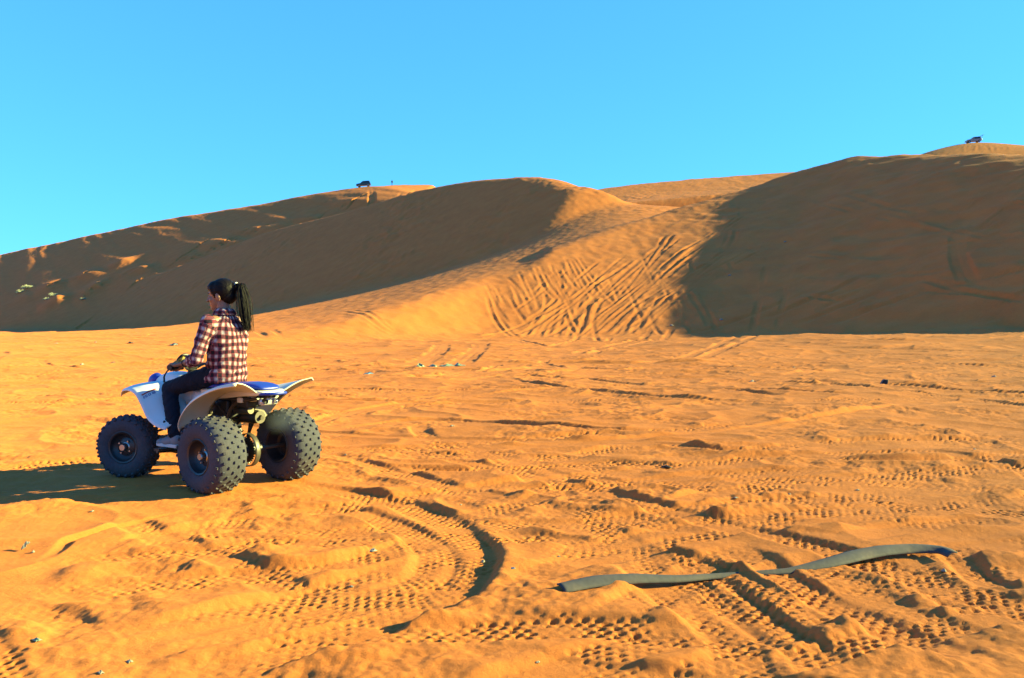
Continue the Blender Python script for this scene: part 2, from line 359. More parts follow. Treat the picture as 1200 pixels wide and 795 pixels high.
def fine(x, y):
    """height of ground with all relief; x, y 1-D arrays"""
    h, which = large(x, y, True)
    base = h.copy()
    d = np.hypot(x, y)
    pl = (which == 0)
    a1 = sstep(2, 6, d)
    # wind-blown, trampled surface
    amp = np.where(pl, 1.0, 0.5)
    h = h + amp * (0.042 * perlin(x / 1.9 + 3, y / 1.5, 11) * a1 + 0.015 * perlin(x / 0.72, y / 0.60, 12))
    rid = 1 - np.abs(perlin(x / 1.3, y / 0.9 + 0.3 * perlin(x / 2, y / 2, 9), 13)) * 2
    h = h + amp * 0.028 * np.maximum(rid, 0) ** 3 * a1
    far = pl * sstep(12, 25, d)
    h = h + far * (0.06 * perlin(x / 3.4, y / 3.0, 16) + 0.050 * np.maximum(1 - 2.2 * np.abs(perlin(x / 4.0, y / 2.6, 17)), 0) ** 2)
    near = d < 30
    if near.any():
        xn, yn = x[near], y[near]
        churn = np.clip(0.35 + 1.3 * perlin(xn / 1.1, yn / 1.1, 21), 0, 1)
        h[near] += 0.016 * perlin(xn / 0.22, yn / 0.17, 14) * (0.3 + churn) + 0.009 * churn * perlin(xn / 0.075, yn / 0.07, 15) + 0.004 * (0.4 + churn) * perlin(xn / 0.035, yn / 0.035, 18)
    # wind ripples and rough patches on the dunes
    m = ~pl
    if m.any():
        xm, ym = x[m], y[m]
        w = which[m]
        rough = np.clip(perlin(xm / 14, ym / 14, 31) + 0.25, 0, 1)
        lit = (FL(xm, ym) < LB(xm, ym)) & (FL(xm, ym) < K(xm, ym)) & (w == 2)
        k = np.where(lit, 1.0, np.where(w == 4, 0.8, 0.12))
        v = k * rough * (0.22 * perlin(xm / 2.6, ym / 3.2, 32) + 0.14 * perlin(xm / 1.1, ym / 1.5, 33) + 0.10 * np.maximum(1 - 3 * np.abs(perlin(xm / 3.1, ym / 4.0, 34)), 0))
        v += np.where(w == 4, 0.12 * perlin(xm / 5.0, ym / 9.0, 35), 0)
        # gentle swells that let the grazing sun touch the left dune in streaks
        s1 = xm * 0.55 - ym * 0.83
        s2 = xm * 0.83 + ym * 0.55
        v += np.where(w == 1, 0.30 * perlin(s1 / 60, s2 / 9.0, 36) + 0.13 * perlin(s1 / 26, s2 / 3.0, 37), 0)
        v += np.where(w == 1, band_swell(xm, ym, s1, s2), 0)
        v += np.where(w == 3, 1.0, 0.0) * sstep(0.27, 0.42, xm / np.maximum(ym, 1)) * (0.30 * perlin(xm / 20, ym / 16, 38) + 0.07 * perlin(s1 / 16, s2 / 1.2, 39) + 0.05 * perlin(xm / 2.2, ym / 3.5, 41))
        edge = sstep(0.10, 0.2, xm / np.maximum(ym, 1)) * (ym < 110)
        v += edge * (0.16 * perlin(xm / 4.5, ym / 6, 42) + 0.06 * perlin(xm / 1.6, ym / 2.2, 43))
        v += 0.04 * perlin(xm / 0.9, ym / 1.2, 40)
        h[m] += v
    for px, py, rx, ry, hh in MOUNDS:
        cx, cy = gnd(px, py)
        q = (np.abs(x - cx) < 4 * rx) & (np.abs(y - cy) < 4 * ry)
        if q.any():
            dx, dy = (x[q] - cx) / rx, (y[q] - cy) / ry
            wob = 1 + 0.3 * perlin(dx * .8 + px, dy * .8, 5)
            h[q] += 0.38 * hh * np.exp(-np.power(dx * dx + dy * dy, 1.4) * wob * 0.8)
    order = np.argsort(y, kind='stable') if np.any(np.diff(y) < 0) else None
    ys = y if order is None else y[order]
    for ti, (P, hw, dep, bl, br, tread) in enumerate(TR_C):
        S = np.concatenate([[0], np.cumsum(np.hypot(*np.diff(P, axis=0).T))])
        BIG = ti >= N_SMALL
        R_ = hw * 2 + 0.35 if not BIG else hw * 4
        n = len(P)
        st = max(2, int(1.2 / max(1e-3, S[1]))) if not BIG else 8
        idx_all, sd_all, ss_all = [], [], []
        for i0 in range(0, n - 1, st):
            i1 = min(n - 1, i0 + st)
            seg = P[i0:i1 + 1]
            lo, hi = np.searchsorted(ys, [seg[:, 1].min() - R_, seg[:, 1].max() + R_])
            if hi <= lo:
                continue
            ii = np.arange(lo, hi) if order is None else order[lo:hi]
            xx = x[ii]
            ii = ii[(xx > seg[:, 0].min() - R_) & (xx < seg[:, 0].max() + R_)]
            if len(ii) == 0:
                continue
            X, Y = x[ii], y[ii]
            bd = np.full(len(ii), 1e9); bs = np.zeros(len(ii)); bsd = np.zeros(len(ii))
            for j in range(i0, i1):
                ax, ay = P[j]; tx, ty = P[j + 1] - P[j]
                L2 = tx * tx + ty * ty + 1e-12
                t = np.clip(((X - ax) * tx + (Y - ay) * ty) / L2, 0, 1)
                ex, ey = X - ax - t * tx, Y - ay - t * ty
                d2 = ex * ex + ey * ey
                b = d2 < bd
                bd[b] = d2[b]
                L = math.sqrt(L2)
                bs[b] = S[j] + t[b] * L
                bsd[b] = ((-ty * ex + tx * ey) / L)[b]
            sg = np.where(bsd >= 0, 1.0, -1.0)
            idx_all.append(ii); sd_all.append(sg * np.sqrt(bd)); ss_all.append(bs)
        if not idx_all:
            continue
        ii = np.concatenate(idx_all); sd = np.concatenate(sd_all); ss = np.concatenate(ss_all)
        o = np.argsort(np.abs(sd), kind='stable')
        ii, sd, ss = ii[o], sd[o], ss[o]
        ii, first = np.unique(ii, return_index=True)
        sd, ss = sd[first], ss[first]
        big = BIG or hw >= 0.2
        e = np.minimum(sstep(0, 0.8 if not big else 2.0, ss), sstep(0, 0.8 if not big else 2.0, S[-1] - ss))
        X, Y = x[ii], y[ii]
        wob = perlin(ss / 0.5 + ti * 7.1, sd * 0 + ti, 51)
        pw = np.clip(0.65 + 0.9 * perlin(ss / 1.3 + ti * 3.3, sd * 0 + ti, 52), 0.1, 1.3)
        if big:
            pw = np.clip(0.9 + 0.5 * wob, 0.4, 1.3)
        ad = np.abs(sd + 0.012 * wob)
        mask = (1 - sstep(hw * 0.75, hw * 1.4, ad)) * e
        cut = base[ii] - dep * (0.33 if big else 0.6) + 0.35 * (h[ii] - base[ii])
        if tread > 0:
            per = 0.064
            row = sd / 0.040 + 0.15 * perlin(ss / .3, sd / .1, 56)
            r0 = np.floor(row)
            ph = ss / per + 0.5 * np.mod(r0, 2) + 0.22 * perlin(ss / .15, sd / .08, 53)
            f0 = np.floor(ph)
            rnd = _hash(f0 + 100 * ti, r0, 77) / 65536.0
            rn2 = _hash(f0 + 100 * ti, r0, 78) / 65536.0 - 0.5
            a = np.abs(ph - f0 - 0.5 + 0.22 * rn2) * 2
            c = np.abs(row - r0 - 0.5) * 2
            pit = (1 - sstep(0.10, 0.55 + 0.2 * rn2, a)) * (1 - sstep(0.30, 0.90, c)) * (0.35 + 0.9 * rnd)
            fade = np.clip(0.85 + 1.4 * perlin(X / 0.8, Y / 0.6, 54 + ti % 5), 0.0, 1.15) * np.clip(0.75 + 1.1 * perlin(X / 0.22, Y / 0.2, 60), 0.1, 1.2)
            cut = cut - tread * 1.35 * pit * fade + 0.15 * tread
        h[ii] = h[ii] * (1 - mask) + cut * mask
        bw = 0.055 if not big else hw * 0.9
        bk = (0.34 if big else 0.48) * np.where(sd > 0, bl, br) * pw * e
        t = (ad - hw * 1.15)
        prof = np.where(t < 0, np.exp(-(t / (bw * 0.55)) ** 2), np.exp(-(t / (bw * 1.9)) ** 2))
        h[ii] += bk * prof
        # crumbled bank edges
        if not big and max(bl, br) > 0.05:
            h[ii] += bk * prof * 0.25 * perlin(X / 0.11, Y / 0.09, 55)
    # firm pad of sand that carries the quad bike
    dx, dy = x - PADC[0], y - PADC[1]
    r = np.hypot(dx, dy)
    m = np.exp(-(r / 1.15) ** 4)
    h = h * (1 - m) + (0.034 + 0.4 * (h - base)) * m
    return h, which
PADC = (-2.043 - 0.57 * 0.81, 6.542 + 0.57 * 0.584)

def ground_z(x, y):
    return float(fine(np.array([float(x)]), np.array([float(y)]))[0][0])

# fan-shaped net of points, dense near the viewer and reaching past the dunes
NC = 1000
ys = [-60, -30, -15, -8, -4, -1.5, 0, 0.8, 1.4, 1.8]
while ys[-1] < 480:
    v = ys[-1]
    ys.append(v + max(0.012, v * (0.0040 if v < 12 else 0.0050 if v < 40 else 0.0042 if v < 150 else 0.006)))
while ys[-1] < 9000:
    ys.append(ys[-1] * 1.06)
ys = np.array(ys)
half = np.maximum(0.70 * ys + 1.6, 6.0)
half = np.where(ys < 0.5, 60.0, half)
half = np.where((ys >= 0.5) & (ys < 1.9), 8.0, half)
u = np.linspace(-1, 1, NC)
# outermost columns fan far out to the sides so that the ground continues off frame
ext = np.where(np.abs(u) > 0.985, np.sign(u) * (np.abs(u) + (np.abs(u) - 0.985) * 200), u)
GX = (half[:, None] * ext[None, :])
GY = np.repeat(ys[:, None], NC, 1)
XY = GX.ravel(), GY.ravel()
Z, WHICH = fine(*XY)
NR = len(ys)
print('ground', NR, NC, NR * NC)
# ------------------------------------------------------------------ materials
def new_mat(name):
    m = bpy.data.materials.new(name)
    m.use_nodes = True
    nt = m.node_tree
    return m, nt, nt.nodes['Principled BSDF']

def mat(name, col, rough=0.5, metal=0.0, spec=0.5, noise=0.0, nscale=20.0, bump=0.0, coat=0.0, dust=0.0):
    """plain procedural paint/rubber/metal with a little unevenness and sand dust"""
    m, nt, b = new_mat(name)
    n, l = nt.nodes, nt.links
    b.inputs['Roughness'].default_value = rough
    b.inputs['Metallic'].default_value = metal
    b.inputs['Specular IOR Level'].default_value = spec
    b.inputs['Coat Weight'].default_value = coat
    tc = n.new('ShaderNodeTexCoord')
    nz = n.new('ShaderNodeTexNoise')
    nz.inputs['Scale'].default_value = nscale
    nz.inputs['Detail'].default_value = 6
    l.new(tc.outputs['Object'], nz.inputs['Vector'])
    mx = n.new('ShaderNodeMix'); mx.data_type = 'RGBA'
    k = noise
    mx.inputs[6].default_value = (*[max(0, c * (1 - k)) for c in col], 1)
    mx.inputs[7].default_value = (*[min(1, c * (1 + k)) for c in col], 1)
    l.new(nz.outputs['Fac'], mx.inputs[0])
    last = mx.outputs[2]
    if dust > 0:
        nd = n.new('ShaderNodeTexNoise'); nd.inputs['Scale'].default_value = 6.0; nd.inputs['Detail'].default_value = 8
        l.new(tc.outputs['Object'], nd.inputs['Vector'])
        mr = n.new('ShaderNodeMapRange')
        mr.inputs[1].default_value = 0.45; mr.inputs[2].default_value = 0.75; mr.inputs[3].default_value = dust * 0.25; mr.inputs[4].default_value = dust
        l.new(nd.outputs['Fac'], mr.inputs[0])
        m2 = n.new('ShaderNodeMix'); m2.data_type = 'RGBA'
        l.new(mr.outputs[0], m2.inputs[0]); l.new(last, m2.inputs[6])
        m2.inputs[7].default_value = (0.42, 0.26, 0.12, 1)
        last = m2.outputs[2]
    l.new(last, b.inputs['Base Color'])
    if bump > 0:
        bp = n.new('ShaderNodeBump'); bp.inputs['Strength'].default_value = 1.0; bp.inputs['Distance'].default_value = bump
        l.new(nz.outputs['Fac'], bp.inputs['Height']); l.new(bp.outputs[0], b.inputs['Normal'])
    return m

def sand_mat():
    m, nt, b = new_mat('orange_sand')
    n, l = nt.nodes, nt.links
    geo = n.new('ShaderNodeNewGeometry')
    def noise(scale, detail=4, rough=0.55):
        t = n.new('ShaderNodeTexNoise')
        t.inputs['Scale'].default_value = scale; t.inputs['Detail'].default_value = detail; t.inputs['Roughness'].default_value = rough
        l.new(geo.outputs['Position'], t.inputs['Vector'])
        return t.outputs['Fac']
    ramp = n.new('ShaderNodeValToRGB')
    ramp.color_ramp.elements[0].position = 0.36; ramp.color_ramp.elements[0].color = (0.38, 0.113, 0.025, 1)
    ramp.color_ramp.elements[1].position = 0.66; ramp.color_ramp.elements[1].color = (0.475, 0.155, 0.036, 1)
    s = n.new('ShaderNodeMath'); s.operation = 'ADD'
    a = n.new('ShaderNodeMath'); a.operation = 'MULTIPLY'; a.inputs[1].default_value = 0.55
    c = n.new('ShaderNodeMath'); c.operation = 'MULTIPLY'; c.inputs[1].default_value = 0.45
    l.new(noise(0.35, 8, 0.65), a.inputs[0]); l.new(noise(9.0, 6, 0.7), c.inputs[0])
    l.new(a.outputs[0], s.inputs[0]); l.new(c.outputs[0], s.inputs[1])
    l.new(s.outputs[0], ramp.inputs[0])
    # scattered coarse dark grains
    g = n.new('ShaderNodeMapRange'); g.inputs[1].default_value = 0.56; g.inputs[2].default_value = 0.74; g.inputs[3].default_value = 0.0; g.inputs[4].default_value = 0.55
    l.new(noise(75.0, 4, 0.75), g.inputs[0])
    mx = n.new('ShaderNodeMix'); mx.data_type = 'RGBA'
    l.new(g.outputs[0], mx.inputs[0]); l.new(ramp.outputs[0], mx.inputs[6]); mx.inputs[7].default_value = (0.22, 0.085, 0.022, 1)
    l.new(mx.outputs[2], b.inputs['Base Color'])
    b.inputs['Roughness'].default_value = 0.95
    b.inputs['Specular IOR Level'].default_value = 0.1
    b.inputs['Diffuse Roughness'].default_value = 0.6
    b1 = n.new('ShaderNodeBump'); b1.inputs['Strength'].default_value = 0.6; b1.inputs['Distance'].default_value = 0.010
    b2 = n.new('ShaderNodeBump'); b2.inputs['Strength'].default_value = 0.5; b2.inputs['Distance'].default_value = 0.022
    l.new(noise(55.0, 8, 0.8), b1.inputs['Height'])
    l.new(noise(5.5, 5, 0.6), b2.inputs['Height'])
    l.new(b2.outputs[0], b1.inputs['Normal'])
    l.new(b1.outputs[0], b.inputs['Normal'])
    return m
SAND = sand_mat()

def mesh_np(name, V, F):
    me = bpy.data.meshes.new(name)
    me.vertices.add(len(V)); me.vertices.foreach_set('co', np.ascontiguousarray(V, np.float32).ravel())
    nf, k = F.shape
    me.loops.add(nf * k); me.loops.foreach_set('vertex_index', np.ascontiguousarray(F, np.int32).ravel())
    me.polygons.add(nf)
    me.polygons.foreach_set('loop_start', np.arange(0, nf * k, k, dtype=np.int32))
    me.polygons.foreach_set('use_smooth', np.ones(nf, bool))
    me.update(calc_edges=True)
    return me

V = np.stack([XY[0], XY[1], Z], 1)
idx = np.arange(NR * NC).reshape(NR, NC)
F = np.stack([idx[:-1, :-1], idx[:-1, 1:], idx[1:, 1:], idx[1:, :-1]], -1).reshape(-1, 4)
# shared vertex normals so that the pieces join without a visible seam
Vg = V.reshape(NR, NC, 3)
du = np.gradient(Vg, axis=1); dv = np.gradient(Vg, axis=0)
NRM = np.cross(du, dv).reshape(-1, 3); NRM /= np.linalg.norm(NRM, axis=1)[:, None] + 1e-12
fw = WHICH[F].max(1)
FC = V[F].mean(1)
for wid, name in ((0, 'sand_plain'), (1, 'sand_dune'), (2, 'sand_dune'), (3, 'sand_dune'), (4, 'sand_dune'), (5, 'sand_dune')):
    f = F[fw == wid]
    if len(f) == 0:
        continue
    used, inv = np.unique(f, return_inverse=True)
    me = mesh_np(name, V[used], inv.reshape(-1, 4))
    me.normals_split_custom_set_from_vertices(NRM[used])
    me.materials.append(SAND)
    o = bpy.data.objects.new(name, me)
    C.objects.link(o)
    o['kind'] = 'structure'
    o['label'] = ('rutted orange sand plain covered in tyre tracks', 'long shaded sand dune sloping away behind the rider with pale shrubs', 'high sand dune with sharp ridge and sunlit track-marked hollow',
                  'broad shaded sand dune face in deep shadow', 'far rough sunlit dune between the two high dunes', 'distant dune top carrying the parked white vehicle')[wid]
    o['category'] = 'sand'
# ------------------------------------------------------------------ modelling kit
class MB:
    def __init__(s): s.v, s.f = [], []
    def add(s, V, F):
        o = len(s.v)
        s.v += [tuple(map(float, p)) for p in V]
        s.f += [tuple(i + o for i in f) for f in F]
        return s
    def box(s, c, size, rot=None, taper=1.0):
        hx, hy, hz = [q / 2 for q in size]
        V = [Vector((sx * hx * (taper if sz > 0 else 1), sy * hy * (taper if sz > 0 else 1), sz * hz)) for sx in (-1, 1) for sy in (-1, 1) for sz in (-1, 1)]
        if rot is not None: V = [rot @ p for p in V]
        V = [p + Vector(c) for p in V]
        return s.add(V, [(0, 1, 3, 2), (4, 6, 7, 5), (0, 4, 5, 1), (2, 3, 7, 6), (0, 2, 6, 4), (1, 5, 7, 3)])
    def tube(s, pts, r, seg=10, cap=True, smooth=0.0):
        P = [Vector(p) for p in (curve(pts, smooth) if smooth else pts)]
        rs = r if hasattr(r, '__len__') else [r] * len(P)
        if len(rs) != len(P):
            rs = list(np.interp(np.linspace(0, 1, len(P)), np.linspace(0, 1, len(rs)), rs))
        V, F = [], []
        n = None
        for i, p in enumerate(P):
            t = (P[min(i + 1, len(P) - 1)] - P[max(i - 1, 0)]).normalized()
            if n is None:
                n = t.orthogonal().normalized()
            n = (n - t * n.dot(t)).normalized()
            b = t.cross(n)
            for k in range(seg):
                a = 2 * math.pi * k / seg
                V.append(p + (n * math.cos(a) + b * math.sin(a)) * rs[i])
        for i in range(len(P) - 1):
            for k in range(seg):
                a, b2 = i * seg + k, i * seg + (k + 1) % seg
                F.append((a, b2, b2 + seg, a + seg))
        if cap:
            F.append(tuple(range(seg - 1, -1, -1)))
            F.append(tuple((len(P) - 1) * seg + k for k in range(seg)))
        return s.add(V, F)
    def cap(s, a, b, ra, rb, seg=14):          # tapered capsule
        a, b = Vector(a), Vector(b)
        L = (b - a).length
        t = (b - a) / L if L > 1e-6 else Vector((0, 0, 1))
        pts, rs = [], []
        for i in range(6):
            q = math.pi / 2 * i / 5
            pts.append(a - t * ra * math.cos(q)); rs.append(max(1e-4, ra * math.sin(q)))
        for i in range(6):
            q = math.pi / 2 * i / 5
            pts.append(b + t * rb * math.sin(q)); rs.append(max(1e-4, rb * math.cos(q)))
        return s.tube(pts, rs, seg)
    def ell(s, c, r, rot=None, nu=20, nv=12):
        V, F = [], []
        for j in range(nv + 1):
            th = math.pi * j / nv
            for i in range(nu):
                ph = 2 * math.pi * i / nu
                p = Vector((r[0] * math.sin(th) * math.cos(ph), r[1] * math.sin(th) * math.sin(ph), r[2] * math.cos(th)))
                if rot is not None: p = rot @ p
                V.append(p + Vector(c))
        for j in range(nv):
            for i in range(nu):
                a, b = j * nu + i, j * nu + (i + 1) % nu
                F.append((a, a + nu, b + nu, b))
        return s.add(V, F)
    def lathe(s, prof, c=(0, 0, 0), seg=40, closed=True):   # profile of (radius, y) turned about the y axis
        V, F = [], []
        n = len(prof)
        for i in range(seg):
            a = 2 * math.pi * i / seg
            for r, y in prof:
                V.append((c[0] + r * math.cos(a), c[1] + y, c[2] + r * math.sin(a)))
        for i in range(seg):
            i2 = (i + 1) % seg
            for j in range(n if closed else n - 1):
                j2 = (j + 1) % n
                F.append((i * n + j, i2 * n + j, i2 * n + j2, i * n + j2))
        return s.add(V, F)
    def loft(s, rings, caps=True):
        V, F = [], []
        k = len(rings[0])
        for r in rings: V += list(r)
        for i in range(len(rings) - 1):
            for j in range(k):
                a, b = i * k + j, i * k + (j + 1) % k
                F.append((a, b, b + k, a + k))
        if caps:
            F.append(tuple(range(k - 1, -1, -1)))
            F.append(tuple((len(rings) - 1) * k + j for j in range(k)))
        return s.add(V, F)
    def grid(s, rows):
        V, F = [], []
        k = len(rows[0])
        for r in rows: V += list(r)
        for i in range(len(rows) - 1):
            for j in range(k - 1):
                a = i * k + j
                F.append((a, a + 1, a + 1 + k, a + k))
        return s.add(V, F)
    def mesh(s, name, m=None, smooth=True):
        me = bpy.data.meshes.new(name)
        me.from_pydata(s.v, [], s.f)
        bm = bmesh.new(); bm.from_mesh(me)
        bmesh.ops.recalc_face_normals(bm, faces=bm.faces)
        bm.to_mesh(me); bm.free()
        if smooth: me.polygons.foreach_set('use_smooth', [True] * len(me.polygons))
        if m: me.materials.append(m)
        return me
    def obj(s, name, m=None, parent=None, smooth=True, bevel=0, sub=0, solid=0, auto=True):
        me = s.mesh(name, m, smooth)
        o = bpy.data.objects.new(name, me)
        C.objects.link(o)
        if parent: o.parent = parent
        if sub:
            q = o.modifiers.new('sub', 'SUBSURF'); q.levels = sub; q.render_levels = sub
        if solid:
            q = o.modifiers.new('solid', 'SOLIDIFY'); q.thickness = solid; q.offset = 0
        if bevel:
            q = o.modifiers.new('bevel', 'BEVEL'); q.width = bevel; q.segments = 2; q.limit_method = 'ANGLE'; q.angle_limit = R(35)
        if smooth and auto and not sub:
            me.set_sharp_from_angle(angle=R(40))
        return o

def tag(o, label, cat, group=None, kind=None):
    o['label'] = label; o['category'] = cat
    if group: o['group'] = group
    if kind: o['kind'] = kind
    return o

def thing(name, label, cat, loc, rz=0.0, group=None):
    o = bpy.data.objects.new(name, None)
    C.objects.link(o)
    o.empty_display_size = 0.2
    o.location = loc; o.rotation_euler = (0, 0, rz)
    return tag(o, label, cat, group)

def remesh(mb, voxel, smooth=6, factor=0.5):
    """melt overlapping solids into one continuous skin"""
    o = mb.obj('melt', None, None, auto=False)
    q = o.modifiers.new('r', 'REMESH'); q.mode = 'VOXEL'; q.voxel_size = voxel; q.use_smooth_shade = True
    if smooth:
        q = o.modifiers.new('s', 'SMOOTH'); q.iterations = smooth; q.factor = factor
    dg = bpy.context.evaluated_depsgraph_get()
    me = bpy.data.meshes.new_from_object(o.evaluated_get(dg))
    bpy.data.objects.remove(o)
    me.polygons.foreach_set('use_smooth', [True] * len(me.polygons))
    return me

def link_mesh(name, me, m, parent):
    me.name = name
    me.materials.clear(); me.materials.append(m)
    o = bpy.data.objects.new(name, me)
    C.objects.link(o)
    if parent: o.parent = parent
    return o

def verts(me):
    a = np.empty(len(me.vertices) * 3, np.float32); me.vertices.foreach_get('co', a)
    return a.reshape(-1, 3).astype(float)

def vnormals(me):
    a = np.empty(len(me.vertices) * 3, np.float32); me.vertices.foreach_get('normal', a)
    return a.reshape(-1, 3).astype(float)

def noise3(P, s, seed):
    return perlin(P[:, 0] / s + P[:, 2] / s * 0.37, P[:, 1] / s + P[:, 2] / s * 0.9 + 3.1, seed)
# ------------------------------------------------------------------ the quad bike
M_RUB = mat('dusty_tyre_rubber', (0.036, 0.040, 0.056), 0.9, 0, 0.2, 0.4, 60, 0.002, dust=0.08)
M_RIM = mat('black_rim_paint', (0.008, 0.010, 0.016), 0.4, 0.0, 0.5, 0.3, 30, dust=0.04)
M_HUB = mat('grey_hub_metal', (0.30, 0.30, 0.30), 0.35, 1.0, 0.5, 0.2, 40)
M_WHITE = mat('white_fender_plastic', (0.50, 0.52, 0.54), 0.42, 0, 0.5, 0.06, 12, dust=0.24)
M_WHITE_LIT = mat('sunlit_white_plastic', (0.54, 0.50, 0.40), 0.42, 0, 0.5, 0.06, 12, dust=0.10)  # white plastic with warm sun and sand bounce put into its colour
M_BLUE = mat('blue_seat_vinyl', (0.008, 0.028, 0.26), 0.42, 0, 0.4, 0.12, 25)
M_BLACK = mat('black_plastic', (0.008, 0.008, 0.009), 0.5, 0, 0.4, 0.2, 30)
M_FRAME = mat('dark_frame_steel', (0.012, 0.014, 0.018), 0.45, 0.3, 0.5, 0.3, 30, dust=0.06)
M_ENGINE = mat('dusty_cast_aluminium', (0.10, 0.095, 0.085), 0.55, 0.7, 0.5, 0.3, 30, dust=0.2)
M_STEEL = mat('worn_steel', (0.07, 0.066, 0.058), 0.5, 0.6, 0.5, 0.3, 30, dust=0.15)
M_CHROME = mat('bright_chrome', (0.55, 0.55, 0.55), 0.15, 1.0)
M_LENS = mat('clear_lamp_lens', (0.45, 0.47, 0.48), 0.12, 0.4, 0.6, 0.1, 60)
M_RED = mat('red_print', (0.30, 0.010, 0.012), 0.5)
M_PRINT = mat('blue_print', (0.02, 0.04, 0.20), 0.5)
M_SCREEN = mat('pale_yellow_screen', (0.34, 0.27, 0.09), 0.25, 0, 0.5, 0.35, 90)

YAW = R(144.26)
AX, AY = -2.043, 6.542
FV = Vector((math.cos(YAW), math.sin(YAW), 0)); LV = Vector((-math.sin(YAW), math.cos(YAW), 0))
def atv_xy(x, y):
    p = Vector((AX, AY, 0)) + FV * x + LV * y
    return p.x, p.y
WB, RT, FT, RR, RFW = 1.14, 0.716, 0.72, 0.289, 0.257
zc = [ground_z(*atv_xy(x, y)) for x, y in ((0, RT / 2), (0, -RT / 2), (WB, FT / 2), (WB, -FT / 2))]
ATV_Z = sum(zc) / 4 - 0.012
print('atv ground', zc)
atv = thing('quad_bike', 'white and blue quad bike with knobbly tyres carrying the seated rider', 'quad bike', (AX, AY, ATV_Z), YAW)

def wheel_meshes(Rr, W, rim_r, n_around, rows):
    t = MB()
    prof = [(rim_r, -0.40 * W), (rim_r + 0.02, -0.46 * W), (Rr * 0.62, -0.505 * W), (Rr * 0.78, -0.50 * W), (Rr * 0.90, -0.44 * W), (Rr * 0.965, -0.33 * W), (Rr * 0.985, -0.15 * W), (Rr * 0.988, 0)]
    prof = prof + [(r, -y) for r, y in reversed(prof[:-1])]
    t.lathe(prof, seg=56, closed=True)
    rs = random.Random(5)
    for ri, yf in enumerate(rows):
        for k in range(n_around):
            a = 2 * math.pi * (k + 0.5 * (ri % 2)) / n_around + rs.uniform(-.01, .01)
            yy = yf * W
            rr = float(np.interp(abs(yy), [0, 0.15 * W, 0.33 * W, 0.44 * W, 0.5 * W], [Rr * 0.988, Rr * 0.985, Rr * 0.965, Rr * 0.90, Rr * 0.78]))
            tilt = float(np.interp(abs(yf), [0, 0.2, 0.33, 0.46], [0, 0.12, 0.5, 1.0])) * (1 if yf > 0 else -1)
            # knob axis leans outwards on the shoulders
            rad = Vector((math.cos(a), 0, math.sin(a))); ax = Vector((0, 1, 0)); tg = rad.cross(ax)
            up = (rad * math.cos(tilt) + ax * math.sin(tilt)).normalized()
            sd = up.cross(tg)
            m = Matrix((tg, sd, up)).transposed()
            t.box(Vector((rad.x * rr, yy, rad.z * rr)) + up * 0.002, (0.023, 0.021, 0.019), m, 0.75)
    me_t = t.mesh('tyre', M_RUB); me_t.set_sharp_from_angle(angle=R(35))
    w = MB()
    for sgn in (1, -1):
        dish = 0.18 * W if sgn > 0 else 0.10 * W
        pr = [(rim_r + 0.004, 0.41 * W), (rim_r + 0.010, 0.44 * W), (rim_r + 0.004, 0.455 * W), (rim_r - 0.008, 0.43 * W), (rim_r - 0.016, 0.30 * W), (rim_r - 0.030, dish + 0.01), (rim_r * 0.62, dish), (rim_r * 0.40, dish + 0.012), (0.001, dish + 0.012)]
        w.lathe([(r, sgn * y) for r, y in pr], seg=44, closed=False)
    w.lathe([(rim_r - 0.004, -0.42 * W), (rim_r - 0.004, 0.42 * W)], seg=44, closed=False)
    me_w = w.mesh('wheel', M_RIM); me_w.set_sharp_from_angle(angle=R(35))
    h = MB()
    d = 0.18 * W + 0.012
    h.lathe([(0.001, d + 0.045), (0.024, d + 0.045), (0.030, d + 0.036), (0.032, d + 0.005), (0.040, d), (0.001, d - 0.01)], seg=24, closed=False)
    me_h = h.mesh('hub', M_HUB); me_h.set_sharp_from_angle(angle=R(35))
    bm_ = MB()
    bm_.lathe([(0.001, d + 0.016), (0.007, d + 0.016), (0.008, d - 0.004)], seg=6, closed=False)
    me_b = bm_.mesh('bolt', M_HUB, False)
    return me_t, me_w, me_h, me_b
rear_m = wheel_meshes(RR, 0.27, 0.128, 24, (-0.46, -0.31, -0.155, 0, 0.155, 0.31, 0.46))
front_m = wheel_meshes(RFW, 0.185, 0.125, 23, (-0.44, -0.26, -0.09, 0.09, 0.26, 0.44))
STEER = R(25)
def part(name, me, parent, loc=(0, 0, 0), rot=(0, 0, 0)):
    o = bpy.data.objects.new(name, me); C.objects.link(o); o.parent = parent; o.location = loc; o.rotation_euler = rot
    return o
for x, y, ms, rz, spin, hz in ((0, RT / 2, rear_m, 0, .3, RR), (0, -RT / 2, rear_m, math.pi, .7, RR), (WB, FT / 2, front_m, STEER, .2, RFW), (WB, -FT / 2, front_m, STEER + math.pi, .9, RFW)):
    w = part('wheel', ms[1], atv, (x, y, hz), (0, spin, rz))
    w.rotation_mode = 'YXZ'
    w.rotation_euler = (0, spin, rz)
    part('tyre', ms[0], w)
    part('hub', ms[2], w)
    for k in range(4):
        a = math.pi / 4 + k * math.pi / 2
        part('bolt', ms[3], w, (0.056 * math.cos(a), 0, 0.056 * math.sin(a)))

